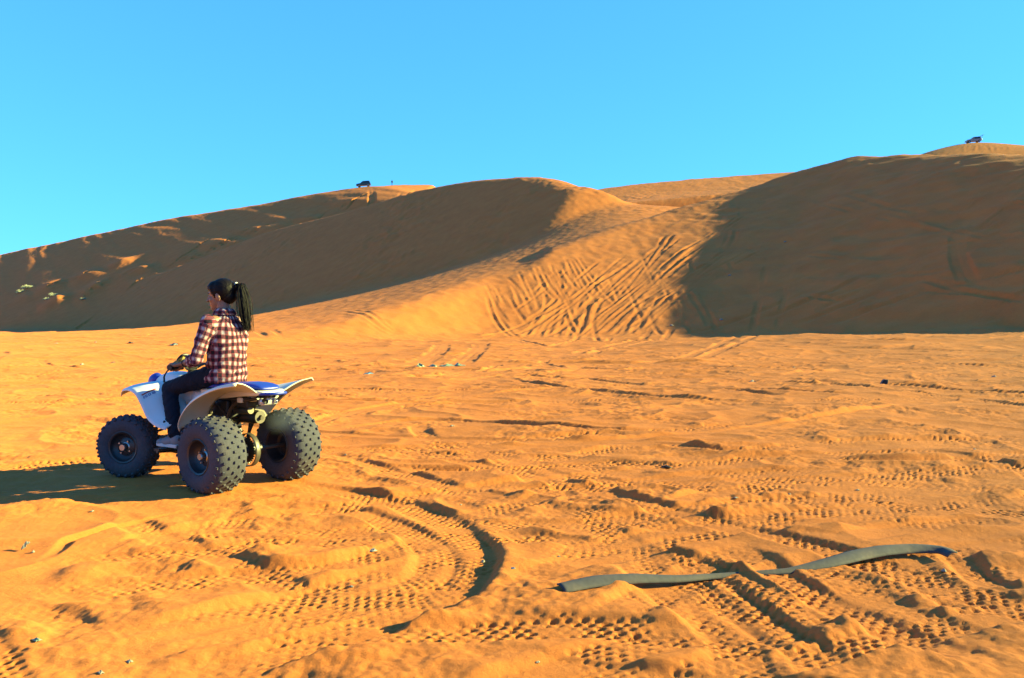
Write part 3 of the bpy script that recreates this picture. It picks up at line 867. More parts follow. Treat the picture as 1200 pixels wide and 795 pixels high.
def refine(rows, n=3):           # smooth a coarse sheet of points in both directions
    A = np.array(rows, float)
    def up(B):
        out = []
        for r in B:
            out.append(curve(r, 1e9) if False else _cr(r, n))
        return np.array(out)
    A = up(A)
    A = np.transpose(up(np.transpose(A, (1, 0, 2))), (1, 0, 2))
    return A
def _cr(P, n):
    P = np.array(P, float)
    Q = np.vstack([2 * P[0] - P[1], P, 2 * P[-1] - P[-2]])
    out = []
    for i in range(1, len(Q) - 2):
        a, b, c, d = Q[i - 1], Q[i], Q[i + 1], Q[i + 2]
        for t in np.linspace(0, 1, n, endpoint=False):
            out.append(0.5 * (2 * b + (c - a) * t + (2 * a - 5 * b + 4 * c - d) * t ** 2 + (3 * b - a - 3 * c + d) * t ** 3))
    out.append(P[-1])
    return np.array(out)

# rear fenders: wings that rise behind and run down in front of the rear wheels
rim_p = [(-0.300, 0.842), (-0.16, 0.815), (-0.01, 0.765), (0.14, 0.695), (0.26, 0.605), (0.335, 0.52), (0.355, 0.462)]
rim_y = [0.350, 0.405, 0.425, 0.43, 0.425, 0.41, 0.385]
inn_p = [(-0.235, 0.752), (-0.15, 0.752), (-0.01, 0.755), (0.14, 0.735), (0.28, 0.665), (0.375, 0.57), (0.40, 0.49)]
for s in (1, -1):
    rows = []
    for (xo, zo), yo, (xi, zi) in zip(rim_p, rim_y, inn_p):
        r = [(xi, 0.125 * s, zi)]
        for t in (0.3, 0.62, 0.88):
            hump = 0.022 * math.sin(math.pi * t)
            r.append((xi + (xo - xi) * t, s * (0.125 + (yo - 0.125) * t), zi + (zo - zi) * t ** 1.15 + hump))
        r.append((xo, s * yo, zo))
        r.append((xo - 0.004, s * (yo + 0.014), zo - 0.020))      # turned-down lip
        rows.append(r)
    m = MB().grid(refine(rows, 4))
    m.obj('rear_fender', M_WHITE_LIT, atv, solid=0.007)
# tail section under the seat
m = MB()
rings = []
for x, w, z0, z1 in ((-0.275, 0.10, 0.742, 0.762), (-0.22, 0.13, 0.728, 0.768), (-0.05, 0.13, 0.715, 0.765), (0.25, 0.12, 0.68, 0.755), (0.50, 0.115, 0.62, 0.75)):
    rings.append([(x, -w, z0), (x, w, z0), (x, w * 1.02, z1), (x, -w * 1.02, z1)])
m.loft(rings).obj('tail_cowl', M_WHITE_LIT, atv, bevel=0.012)
# seat
rings = []
for x, w, z0, z1 in ((-0.245, 0.085, 0.768, 0.782), (-0.225, 0.100, 0.766, 0.806), (-0.10, 0.112, 0.765, 0.826), (0.10, 0.125, 0.760, 0.818), (0.30, 0.125, 0.755, 0.800), (0.48, 0.110, 0.750, 0.802), (0.60, 0.085, 0.750, 0.815), (0.68, 0.06, 0.76, 0.82)):
    ring = []
    for k in range(14):
        a = 2 * math.pi * k / 14
        cx_, sz_ = math.cos(a), math.sin(a)
        e = 0.55
        ring.append((x, w * math.copysign(abs(cx_) ** e, cx_), (z0 + z1) / 2 + (z1 - z0) / 2 * math.copysign(abs(sz_) ** e, sz_)))
    rings.append(ring)
seat = MB().loft(rings).obj('seat', M_BLUE, atv, sub=1)
# front fenders
fo = [(1.335, 0.672), (1.24, 0.722), (1.10, 0.738), (0.985, 0.715), (0.895, 0.640), (0.80, 0.530), (0.70, 0.475), (0.60, 0.448)]
fy = [0.30, 0.345, 0.37, 0.38, 0.385, 0.385, 0.375, 0.35]
fi = [(1.29, 0.700), (1.20, 0.752), (1.06, 0.775), (0.95, 0.770), (0.85, 0.715), (0.74, 0.62), (0.65, 0.56), (0.575, 0.515)]
for s in (1, -1):
    rows = []
    for (xo, zo), yo, (xi, zi) in zip(fo, fy, fi):
        r = [(xi, 0.10 * s, zi + 0.01)]
        for t in (0.35, 0.7, 0.9):
            r.append((xi + (xo - xi) * t, s * (0.10 + (yo - 0.10) * t), zi + (zo - zi) * t ** 1.3 + 0.018 * math.sin(math.pi * t)))
        r.append((xo, s * yo, zo)); r.append((xo + 0.003, s * (yo + 0.010), zo - 0.018))
        rows.append(r)
    sh = refine(rows, 4)
    ff = MB().grid(sh).obj('front_fender', M_WHITE, atv, solid=0.007)
    if s == 1:
        # printed marks on the rear slope of the fender: a red bar with small blue letters under it
        def on_f(u, v):
            i, j = u * (sh.shape[0] - 1), v * (sh.shape[1] - 1)
            i0, j0 = min(int(i), sh.shape[0] - 2), min(int(j), sh.shape[1] - 2)
            fi_, fj = i - i0, j - j0
            p = (sh[i0, j0] * (1 - fi_) + sh[i0 + 1, j0] * fi_) * (1 - fj) + (sh[i0, j0 + 1] * (1 - fi_) + sh[i0 + 1, j0 + 1] * fi_) * fj
            a_ = sh[i0 + 1, j0] - sh[i0, j0]; b_ = sh[i0, j0 + 1] - sh[i0, j0]
            nn = np.cross(a_, b_); nn /= np.linalg.norm(nn)
            if nn[2] < 0: nn = -nn
            return p + nn * 0.0065
        def patch(u0, u1, v0, v1, name, mt):
            MB().grid([[on_f(u0 + (u1 - u0) * i / 3, v0 + (v1 - v0) * j / 5) for j in range(6)] for i in range(4)]).obj(name, mt, ff)
        patch(0.500, 0.516, 0.30, 0.66, 'red_stripe', M_RED)
        gl = MB()
        def seg_(u0, u1, v0, v1): gl.grid([[on_f(u0, v0), on_f(u0, v1)], [on_f(u1, v0), on_f(u1, v1)]])
        for k, shape in enumerate(('S', 'U', 'U', 'S')):
            v0 = 0.33 + k * 0.085; v1 = v0 + 0.055; a0, a1 = 0.530, 0.556; am = (a0 + a1) / 2
            q = 0.005; w_ = 0.015
            seg_(a0, a0 + q, v0, v1); seg_(a1 - q, a1, v0, v1)
            if shape == 'S':
                seg_(am - q / 2, am + q / 2, v0, v1); seg_(a0, am, v0, v0 + w_); seg_(am, a1, v1 - w_, v1)
            else:
                seg_(a0, a1, v0, v0 + w_); seg_(a0, a1, v1 - w_, v1)
        gl.obj('lettering', M_PRINT, ff)
        bl = MB().ell(on_f(0.90, 0.55), (0.010, 0.010, 0.010), nu=10, nv=6).obj('fender_bolt', M_BLACK, ff)
# tank cover and nose
rings = []
for x, w, z0, z1 in ((1.325, 0.045, 0.655, 0.710), (1.27, 0.085, 0.63, 0.760), (1.17, 0.115, 0.62, 0.830), (1.05, 0.13, 0.60, 0.872), (0.92, 0.13, 0.59, 0.872), (0.78, 0.12, 0.58, 0.848), (0.64, 0.10, 0.60, 0.815), (0.56, 0.085, 0.64, 0.79)):
    ring = []
    for k in range(16):
        a = 2 * math.pi * k / 16
        cx_, sz_ = math.cos(a), math.sin(a)
        ring.append((x, w * math.copysign(abs(cx_) ** 0.6, cx_), (z0 + z1) / 2 + (z1 - z0) / 2 * math.copysign(abs(sz_) ** 0.7, sz_)))
    rings.append(ring)
cowl = MB().loft(rings).obj('tank_cover', M_WHITE, atv, sub=2)
for s in (1, -1):                # blue headlamp covers on the nose
    MB().ell((1.215, 0.070 * s, 0.785), (0.085, 0.052, 0.058), Matrix.Rotation(R(28), 3, 'Y')).obj('headlamp_cover', M_BLUE, atv)
m = MB()
m.cap((0.80, 0, 0.84), (0.80, 0, 0.858), 0.035, 0.032)
m.obj('fuel_cap', M_BLACK, atv)
# side panels below the tank
for s in (1, -1):
    MB().grid(refine([[(0.62, 0.09 * s, 0.74), (0.60, 0.13 * s, 0.66), (0.55, 0.14 * s, 0.58)], [(0.48, 0.10 * s, 0.73), (0.46, 0.14 * s, 0.66), (0.42, 0.14 * s, 0.60)], [(0.36, 0.11 * s, 0.72), (0.34, 0.14 * s, 0.67), (0.32, 0.14 * s, 0.63)]], 3)).obj('side_panel', M_WHITE, atv, solid=0.006)
# steering: column, bar, grips, levers
def steer(p):
    q = Vector(p) - Vector((0.78, 0, 0))
    q.rotate(Matrix.Rotation(R(18), 3, 'Z'))
    return q + Vector((0.78, 0, 0))
bar = [steer(p) for p in ((0.70, 0.375, 0.925), (0.715, 0.26, 0.925), (0.765, 0.13, 0.93), (0.785, 0.05, 0.90), (0.785, -0.05, 0.90), (0.765, -0.13, 0.93), (0.715, -0.26, 0.925), (0.70, -0.375, 0.925))]
hb = MB().tube(bar, 0.0115, 10, smooth=0.02).obj('handlebar', M_FRAME, atv)
GRIP = {}
for s, i0, i1 in ((1, 0, 1), (-1, 7, 6)):
    a, b = bar[i0], bar[i1]
    MB().tube([a, a + (b - a) * 0.04, a + (b - a) * 0.06, b], [0.021, 0.021, 0.0165, 0.0165], 14).obj('grip', M_BLACK, hb)
    GRIP[s] = (a + (b - a) * 0.45, (a - b).normalized())
    f = Vector((math.cos(R(18)), math.sin(R(18)), 0))
    MB().tube([b + (b - a) * 0.15, b + f * 0.03 - Vector((0, 0, 0.008)), b + f * 0.055 + (a - b) * 0.4 - Vector((0, 0, 0.02)), b + f * 0.05 + (a - b) * 1.0 - Vector((0, 0, 0.07)), b + f * 0.04 + (a - b) * 1.12 - Vector((0, 0, 0.115))], [0.008, 0.007, 0.0065, 0.006, 0.008], 8, smooth=0.015).obj('brake_lever', M_BLACK, hb)
    MB().box(b + (b - a) * 0.28, (0.05, 0.045, 0.05)).obj('lever_perch', M_BLACK, hb, bevel=0.008)
MB().cap(steer((0.79, 0.03, 0.915)), steer((0.79, -0.03, 0.915)), 0.036, 0.036).obj('bar_clamp', M_BLACK, hb)
MB().tube([(1.02, 0, 0.40), (0.80, 0, 0.89)], 0.016, 10).obj('steering_column', M_FRAME, atv)
# pale instrument screen with black hood above the bar
pod = MB()
c0 = Vector((0.90, 0.02, 0.965))
rows = []
for i in range(5):
    u_ = i / 4
    rows.append([(c0.x + 0.02 - 0.06 * u_, c0.y + (j / 6 - .5) * 0.20 * (1 - 0.25 * u_ * u_), c0.z - 0.045 + 0.085 * u_ * (1 - 0.45 * (2 * (j / 6 - .5)) ** 2)) for j in range(7)])
pod.grid(rows).obj('instrument_screen', M_SCREEN, hb, solid=0.006)
hood = MB()
hood.tube([(p[0] - 0.004, p[1], p[2] + 0.006) for p in rows[-1]], [0.004, 0.008, 0.011, 0.012, 0.011, 0.008, 0.004], 8, smooth=0.01)
hood.obj('screen_hood', M_BLACK, hb)
MB().tube([(0.80, 0.0, 0.91), (0.87, 0.02, 0.925), (0.915, 0.02, 0.94)], 0.010, 8).obj('screen_bracket', M_BLACK, hb)
# frame, skid, pegs
fr = MB()
for s in (1, -1):
    fr.tube([(1.18, 0.10 * s, 0.34), (1.02, 0.12 * s, 0.22), (0.35, 0.13 * s, 0.22), (0.22, 0.12 * s, 0.30), (0.10, 0.11 * s, 0.62), (-0.20, 0.09 * s, 0.71)], 0.014, 8, smooth=0.04)
    fr.tube([(1.18, 0.10 * s, 0.34), (1.05, 0.09 * s, 0.55), (0.80, 0.07 * s, 0.70), (0.40, 0.10 * s, 0.68), (-0.12, 0.10 * s, 0.70)], 0.013, 8, smooth=0.04)
    fr.tube([(0.35, 0.10 * s, 0.68), (0.10, 0.10 * s, 0.50), (0.20, 0.11 * s, 0.36)], 0.012, 8)
fr.tube([(0.10, 0.11, 0.62), (0.10, -0.11, 0.62)], 0.012, 8)
fr.obj('frame', M_FRAME, atv)
for s in (1, -1):
    pg = MB()
    pg.tube([(0.66, 0.12 * s, 0.24), (0.66, 0.40 * s, 0.262)], 0.013, 8)
    pg.box((0.66, 0.34 * s, 0.275), (0.075, 0.13, 0.018))
    pg.obj('footpeg', M_FRAME, atv)
en = MB()
en.box((0.56, 0.0, 0.36), (0.34, 0.20, 0.20))
en.box((0.66, 0.0, 0.52), (0.14, 0.14, 0.18))
en.tube([(0.52, 0.10, 0.36), (0.52, 0.155, 0.36)], [0.10, 0.088], 24)
en.tube([(0.52, -0.10, 0.36), (0.52, -0.15, 0.36)], [0.10, 0.088], 24)
for k in range(6): en.box((0.66, 0, 0.455 + 0.026 * k), (0.18, 0.18, 0.008))
en.obj('engine', M_ENGINE, atv, bevel=0.006)
ab = MB()
ab.box((0.27, 0.0, 0.60), (0.20, 0.20, 0.15)); ab.cap((0.36, 0, 0.56), (0.50, 0, 0.50), 0.035, 0.03)
ab.obj('airbox', M_BLACK, atv, bevel=0.015)
MB().box((0.02, 0.03, 0.665), (0.20, 0.14, 0.075)).obj('battery_tray', M_BLACK, atv, bevel=0.01)
for k, (x, y, z) in enumerate(((-0.09, 0.06, 0.695), (-0.02, 0.10, 0.685))):
    MB().box((x, y, z), (0.055, 0.06, 0.04)).obj('bracket', M_WHITE_LIT, atv, bevel=0.008)
ex = MB()
ex.tube([(0.44, -0.06, 0.525), (0.36, -0.065, 0.525), (0.33, -0.065, 0.525), (0.04, -0.075, 0.535), (0.015, -0.075, 0.535)], [0.02, 0.03, 0.052, 0.055, 0.045], 18)
mf = ex.obj('muffler', M_FRAME, atv)
cap_ = MB(); cap_.lathe([(0.018, 0.0), (0.042, 0.0), (0.050, 0.012), (0.050, 0.03), (0.018, 0.03)], seg=20)
o = cap_.obj('muffler_cap', M_STEEL, mf); o.location = (0.018, -0.075, 0.535); o.rotation_euler = (0, 0, R(90))
MB().tube([(0.02, -0.075, 0.535), (-0.035, -0.075, 0.530)], [0.016, 0.016], 12).obj('exhaust_pipe', M_STEEL, mf)
MB().tube([(0.20, 0.02, 0.585), (-0.02, 0.02, 0.60)], [0.028, 0.030], 14).obj('heat_shield', M_STEEL, atv)
# swingarm, shock, axle, chain drive
sa = MB()
for s in (1, -1): sa.tube([(0.36, 0.07 * s, 0.34), (0.06, 0.07 * s, 0.30)], [0.022, 0.026], 10)
sa.box((0.20, 0, 0.325), (0.06, 0.14, 0.035))
sa.tube([(0.0, 0.12, 0.289), (0.0, -0.10, 0.289)], 0.046, 20)
sa.obj('swingarm', M_FRAME, atv)
MB().tube([(0, -0.36, 0.289), (0, 0.36, 0.289)], 0.0165, 14).obj('rear_axle', M_STEEL, atv)
sp = MB()
sp.lathe([(0.028, -0.004), (0.092, -0.004), (0.098, 0.0), (0.092, 0.004), (0.028, 0.004)], seg=36)
for k in range(30):
    a = 2 * math.pi * k / 30
    sp.box((0.100 * math.cos(a), 0, 0.100 * math.sin(a)), (0.012, 0.006, 0.010), Matrix.Rotation(-a, 3, 'Y'))
o = sp.obj('sprocket', M_FRAME, atv); o.location = (0, 0.05, 0.289)
bd = MB(); bd.lathe([(0.03, -0.003), (0.085, -0.003), (0.085, 0.003), (0.03, 0.003)], seg=36)
o = bd.obj('brake_disc', M_STEEL, atv); o.location = (0, 0.115, 0.289)
gd = MB()
rows = []
for k in range(15):              # strap that guards the sprocket
    a = R(-115 + 15.5 * k) + math.pi
    rows.append([(0.128 * math.cos(a), yy, 0.128 * math.sin(a)) for yy in (-0.022, -0.008, 0.008, 0.022)])
o = gd.grid(rows).obj('sprocket_guard', M_STEEL, atv, solid=0.006); o.location = (0, 0.035, 0.289)
cl = MB(); cl.box((0.03, 0.115, 0.375), (0.07, 0.05, 0.06)); cl.tube([(0.06, 0.10, 0.39), (0.10, 0.09, 0.34)], 0.012, 8)
cl.obj('brake_caliper', M_ENGINE, atv, bevel=0.008)
MB().box((0.0, 0.10, 0.205), (0.06, 0.05, 0.03)).obj('caliper_bracket', M_ENGINE, atv, bevel=0.008)
MB().cap((-0.022, 0.135, 0.289), (-0.022, 0.15, 0.289), 0.020, 0.018).obj('axle_nut', M_CHROME, atv)
for z in (0.375, 0.205):
    ch = MB()
    for k in range(26):
        x = 0.48 - 0.48 * k / 26
        ch.box((x, 0.05, 0.335 + (z - 0.289) * 0.55 + (z - 0.289) * 0.45 * k / 26 - 0.046 * k / 26), (0.016, 0.009, 0.010))
    ch.obj('drive_chain', M_STEEL, atv)
shock = MB()
n = 110
shock.tube([(0.13 + 0.17 * i / n + 0.038 * math.cos(i * 0.42) * 0.83, 0.038 * math.sin(i * 0.42), 0.36 + 0.22 * i / n - 0.038 * math.cos(i * 0.42) * 0.55) for i in range(n)], 0.0065, 6)
shock.obj('rear_shock', M_FRAME, atv)
# blue grab bar at the tail with a lamp under it
gb = MB().tube([(-0.10, 0.105, 0.735), (-0.27, 0.100, 0.742), (-0.335, 0.055, 0.746), (-0.345, 0, 0.747), (-0.335, -0.055, 0.746), (-0.27, -0.100, 0.742), (-0.10, -0.105, 0.735)], 0.0125, 10, smooth=0.02).obj('grab_bar', M_BLUE, atv)
for s in (1, -1):
    MB().tube([(-0.31, 0.075 * s, 0.742), (-0.17, 0.06 * s, 0.650)], 0.009, 8).obj('bar_stay', M_FRAME, atv)
tl = MB(); tl.box((-0.205, 0.0, 0.678), (0.045, 0.16, 0.055))
tl = tl.obj('tail_lamp', M_LENS, atv, bevel=0.014)
for y in (-0.045, 0.045):
    d_ = MB(); d_.lathe([(0.001, 0.0), (0.012, 0.0), (0.016, 0.004), (0.018, 0.012)], seg=16, closed=False)
    o = d_.obj('lamp_lens', M_BLACK if y > 0 else M_CHROME, tl); o.location = (-0.231, y, 0.68); o.rotation_euler = (0, 0, R(90))
# front end
for s in (1, -1):
    fa = MB()
    hub = Vector((WB, (FT / 2 - 0.07) * s, 0.257))
    fa.tube([(1.05, 0.10 * s, 0.28), hub + Vector((0, 0, -0.04))], 0.012, 8)
    fa.tube([(1.20, 0.10 * s, 0.28), hub + Vector((0, 0, -0.04))], 0.012, 8)
    fa.tube([(1.05, 0.10 * s, 0.38), hub + Vector((0, 0, 0.06))], 0.010, 8)
    fa.tube([(1.18, 0.10 * s, 0.38), hub + Vector((0, 0, 0.06))], 0.010, 8)
    fa.tube([hub + Vector((0, 0, -0.06)), hub + Vector((0, 0, 0.08))], 0.022, 10)
    fa.tube([hub, Vector((WB, FT / 2 * s, 0.257))], 0.02, 10)
    fa.obj('suspension_arm', M_FRAME, atv)
    fs = MB()
    a_, b_ = Vector((1.10, 0.12 * s, 0.64)), Vector((1.13, 0.24 * s, 0.27))
    t_ = (b_ - a_).normalized(); n_ = t_.orthogonal().normalized(); q_ = t_.cross(n_)
    fs.tube([a_, b_], 0.014, 10)
    fs.tube([a_ + (b_ - a_) * (0.12 + 0.6 * i / 90) + (n_ * math.cos(i * 0.5) + q_ * math.sin(i * 0.5)) * 0.030 for i in range(90)], 0.006, 6)
    fs.obj('front_shock', M_FRAME, atv)
fb = MB()
for s in (1, -1):
    fb.tube([(1.02, 0.115 * s, 0.475), (1.20, 0.115 * s, 0.475), (1.265, 0.115 * s, 0.455), (1.285, 0.115 * s, 0.40), (1.26, 0.115 * s, 0.33), (1.16, 0.11 * s, 0.29)], 0.013, 10, smooth=0.02)
fb.tube([(1.285, 0.115, 0.40), (1.285, -0.115, 0.40)], 0.012, 10)
fb.obj('front_bumper', M_BLACK, atv)
MB().grid([[(1.24, 0.11, 0.30), (1.24, -0.11, 0.30)], [(1.10, 0.11, 0.205), (1.10, -0.11, 0.205)], [(0.30, 0.11, 0.20), (0.30, -0.11, 0.20)]]).obj('skid_plate', M_STEEL, atv, solid=0.006, smooth=False)
# ------------------------------------------------------------------ the rider (same frame as the quad bike)
M_SKIN = mat('skin', (0.20, 0.095, 0.055), 0.5, 0, 0.4, 0.08, 30)
M_HAIR = mat('black_hair', (0.0040, 0.0026, 0.0032), 0.55, 0, 0.12, 0.3, 120)
M_JEAN = mat('dark_blue_denim', (0.0042, 0.0075, 0.0165), 0.85, 0, 0.2, 0.4, 60, 0.001)
M_SHOE = mat('grey_canvas_shoe', (0.16, 0.17, 0.19), 0.7, 0, 0.3, 0.15, 60)
M_SOLE = mat('white_shoe_sole', (0.45, 0.47, 0.50), 0.6, 0, 0.3, 0.1, 40, dust=0.15)
M_TIE = mat('white_hair_tie', (0.5, 0.5, 0.5), 0.5)
M_EYE = mat('eye', (0.14, 0.11, 0.10), 0.4)
M_LIP = mat('lip', (0.16, 0.05, 0.04), 0.45)

def plaid_mat():
    m, nt, b = new_mat('red_white_plaid_cotton')
    n, l = nt.nodes, nt.links
    at_ = n.new('ShaderNodeAttribute'); at_.attribute_name = 'plaid'
    sp = n.new('ShaderNodeSeparateXYZ'); l.new(at_.outputs['Vector'], sp.inputs[0])
    def math_(op, a, b_=None, c=None):
        q = n.new('ShaderNodeMath'); q.operation = op
        for i, v in enumerate((a, b_, c)):
            if v is None: continue
            if hasattr(v, 'links') or hasattr(v, 'is_linked'): l.new(v, q.inputs[i])
            else: q.inputs[i].default_value = v
        return q.outputs[0]
    def tri(s, per):             # 0 at band centre .. 1 between bands
        f = math_('FRACT', math_('DIVIDE', s, per))
        return math_('MULTIPLY', math_('ABSOLUTE', math_('SUBTRACT', f, 0.5)), 2.0)
    def band(t, a, bb):
        r = n.new('ShaderNodeMapRange'); r.interpolation_type = 'SMOOTHSTEP'
        r.inputs[1].default_value = a; r.inputs[2].default_value = bb; r.inputs[3].default_value = 1; r.inputs[4].default_value = 0
        l.new(t, r.inputs[0]); return r.outputs[0]
    tu, tv = tri(sp.outputs[0], 0.054), tri(sp.outputs[1], 0.060)
    bu, bv = band(tu, 0.42, 0.54), band(tv, 0.42, 0.54)
    # thin red line framing each band
    def line(t):
        return band(math_('ABSOLUTE', math_('SUBTRACT', t, 0.60)), 0.05, 0.11)
    ru, rv = line(tu), line(tv)
    def mixc(fac, A, B):
        q = n.new('ShaderNodeMix'); q.data_type = 'RGBA'
        l.new(fac, q.inputs[0])
        for k, v in ((6, A), (7, B)):
            if isinstance(v, tuple): q.inputs[k].default_value = (*v, 1)
            else: l.new(v, q.inputs[k])
        return q.outputs[2]
    white, dark, red = (0.32, 0.29, 0.30), (0.012, 0.005, 0.012), (0.17, 0.014, 0.024)
    half_ = (0.085, 0.026, 0.042)
    c = mixc(bu, white, half_)
    c2 = mixc(bu, half_, dark)
    c = mixc(bv, c, c2)
    rr = math_('MULTIPLY', math_('MAXIMUM', ru, rv), 0.62)
    c = mixc(rr, c, red)
    l.new(c, b.inputs['Base Color'])
    b.inputs['Roughness'].default_value = 0.9
    b.inputs['Specular IOR Level'].default_value = 0.2
    nz = n.new('ShaderNodeTexNoise'); nz.inputs['Scale'].default_value = 22; nz.inputs['Detail'].default_value = 4
    tc = n.new('ShaderNodeTexCoord'); l.new(tc.outputs['Object'], nz.inputs['Vector'])
    bp = n.new('ShaderNodeBump'); bp.inputs['Distance'].default_value = 0.012; bp.inputs['Strength'].default_value = 0.6
    l.new(nz.outputs['Fac'], bp.inputs['Height']); l.new(bp.outputs[0], b.inputs['Normal'])
    return m
M_PLAID = plaid_mat()

rider = thing('person', 'person in red and white plaid shirt and dark jeans with long black ponytail, riding', 'person', (AX, AY, ATV_Z), YAW)
V3 = Vector
# joints
HEAD = V3((0.375, 0.005, 1.494))
SHL, SHR = V3((0.305, 0.168, 1.282)), V3((0.330, -0.168, 1.278))
GL, AL = GRIP[1]; GR, AR = GRIP[-1]
UP = V3((0, 0, 1))
def wrist_of(g, ax):
    back = (-1 * ax.cross(UP)).normalized()
    if back.x > 0: back = -back
    return g + back * 0.088 + UP * 0.030, back
WL, BL = wrist_of(GL, AL); WR, BR = wrist_of(GR, AR)
ELL, ELR = V3((0.335, 0.262, 0.995)), V3((0.555, -0.300, 1.055))

def add_hand(mb, g, ax, wrist, back, inner):
    fw = -back
    def pt(s, ang, rad):
        return g + ax * s + (fw * math.cos(ang) + UP * math.sin(ang)) * rad
    # palm: flattened block behind and above the grip
    for s in (-0.030, -0.010, 0.010, 0.030):
        mb.cap(pt(s, R(150), 0.036), wrist + ax * s * 0.5, 0.0145, 0.017)
    for i, s in enumerate((-0.033, -0.011, 0.011, 0.033)):
        ln = (0.88, 1.0, 0.95, 0.78)[i if inner < 0 else 3 - i]
        angs = [R(150), R(88), R(88 - 88 * ln), R(88 - 165 * ln)]
        ps = [pt(s, a, 0.0285) for a in angs]
        rs = [0.0105, 0.0098, 0.0088, 0.0078]
        for k in range(3):
            mb.cap(ps[k], ps[k + 1], rs[k], rs[k + 1], 10)
    s0 = inner * 0.040
    ps = [wrist + ax * s0 * 0.6 + fw * 0.02 - UP * 0.012, pt(s0 * 1.1, R(205), 0.034), pt(s0 * 1.0, R(268), 0.029), pt(s0 * 0.8, R(325), 0.028)]
    for k in range(3):
        mb.cap(ps[k], ps[k + 1], (0.014, 0.0115, 0.010)[k], (0.0115, 0.010, 0.0085)[k], 10)

b = MB()
HR = Matrix.Rotation(R(32), 3, 'Z') @ Matrix.Rotation(R(5), 3, 'Y')
HS = 1.09
def hp(x, y, z): return HEAD + HR @ V3((x * HS, y * HS, z * HS))
# skull, jaw, brow, cheeks, nose, lips, chin, ears
b.ell(hp(-0.010, 0, 0.030), (0.1003, 0.0796, 0.0959), HR)
b.ell(hp(0.030, 0, -0.030), (0.0600, 0.0610, 0.0872), HR)
b.ell(hp(0.052, 0, -0.080), (0.0327, 0.0349, 0.0283), HR)
b.ell(hp(0.066, 0, 0.025), (0.0196, 0.0491, 0.0153), HR)
for s in (1, -1):
    b.ell(hp(0.052, 0.034 * s, -0.022), (0.0283, 0.0240, 0.0262), HR)
    b.ell(hp(-0.008, 0.076 * s, -0.010), (0.0196, 0.0087, 0.0349), HR @ Matrix.Rotation(R(12), 3, 'Y'))
b.cap(hp(0.082, 0, 0.012), hp(0.100, 0, -0.024), 0.008, 0.013)
b.ell(hp(0.080, 0, -0.052), (0.0109, 0.0240, 0.0065), HR)
b.ell(hp(0.078, 0, -0.062), (0.0109, 0.0207, 0.0065), HR)
b.cap(HEAD + V3((-0.018, 0, -0.045)), V3((0.330, 0, 1.34)), 0.050, 0.056)
# trunk, hips, legs under the clothes
b.ell((0.325, 0, 1.12), (0.090, 0.135, 0.19)); b.ell((0.325, 0, 0.93), (0.095, 0.13, 0.13))
b.cap(SHL, V3((0.33, 0.05, 1.30)), 0.045, 0.05); b.cap(SHR, V3((0.33, -0.05, 1.30)), 0.045, 0.05)
HIPL, HIPR = V3((0.335, 0.085, 0.872)), V3((0.335, -0.085, 0.872))
KNL, KNR = V3((0.770, 0.215, 0.745)), V3((0.770, -0.215, 0.745))
ANL, ANR = V3((0.595, 0.285, 0.385)), V3((0.595, -0.285, 0.385))
for H_, K_, A_ in ((HIPL, KNL, ANL), (HIPR, KNR, ANR)):
    b.cap(H_, K_, 0.072, 0.048); b.cap(K_, A_, 0.045, 0.034); b.cap(A_, A_ + V3((0.14, 0.0, -0.06)), 0.030, 0.024)
for S_, E_, W_ in ((SHL, ELL, WL), (SHR, ELR, WR)):
    b.cap(S_, E_, 0.040, 0.033); b.cap(E_, E_ + (W_ - E_) * 0.35, 0.034, 0.032); b.cap(E_ + (W_ - E_) * 0.35, W_, 0.032, 0.0225)
add_hand(b, GL, AL, WL, BL, -1)
add_hand(b, GR, AR, WR, BR, -1)
body = link_mesh('body', remesh(b, 0.0042, 5, 0.45), M_SKIN, rider)
for s in (1, -1):
    e = MB().ell(hp(0.064, 0.031 * s, 0.006), (0.0120, 0.0142, 0.0098), HR, 12, 8).obj('eye', M_EYE, rider)
    MB().ell(hp(0.0735, 0.031 * s, 0.006), (0.0027, 0.0055, 0.0055), HR, 10, 6).obj('iris', M_HAIR, e)
    MB().tube([hp(0.082, 0.018 * s, 0.026), hp(0.083, 0.033 * s, 0.031), hp(0.074, 0.050 * s, 0.026)], [0.002, 0.003, 0.0015], 6).obj('eyebrow', M_HAIR, rider)
MB().tube([hp(0.082, 0.020, -0.057), hp(0.0905, 0.007, -0.055), hp(0.0905, -0.007, -0.055), hp(0.082, -0.020, -0.057)], [0.0025, 0.005, 0.005, 0.0025], 8).obj('mouth', M_LIP, rider)
# wristband
MB().tube([WL + (ELL - WL).normalized() * 0.03 + Matrix.Rotation(2 * math.pi * k / 14, 3, (ELL - WL).normalized()) @ ((ELL - WL).normalized().orthogonal().normalized() * 0.028) for k in range(15)], 0.0045, 6, cap=False).obj('wristband', M_BLACK, rider)

# hair: combed-back cap and ponytail
h = MB()
h.ell(hp(-0.022, 0, 0.040), (0.1079, 0.0905, 0.1025), HR)
h.ell(hp(0.030, 0, 0.073), (0.0676, 0.0719, 0.0501), HR)
h.ell(hp(-0.055, 0, -0.005), (0.0676, 0.0719, 0.0654), HR)
h.ell(hp(-0.105, 0, 0.062), (0.0371, 0.0371, 0.0371), HR)
for s in (1, -1): h.cap(hp(0.045, 0.058 * s, 0.055), hp(0.022, 0.066 * s, 0.006), 0.014, 0.007)
me = remesh(h, 0.006, 4)
P = verts(me); N = vnormals(me)
hv = np.array([HEAD]); q = P - hv
d = (0.0035 * perlin(np.arctan2(q[:, 2] - 0.06, q[:, 1]) * 9, q[:, 0] * 6, 61))[:, None]
P = P + N * d
me.vertices.foreach_set('co', P.astype(np.float32).ravel()); me.update()
hair = link_mesh('hair', me, M_HAIR, rider)
PB = hp(-0.125, 0, 0.070)
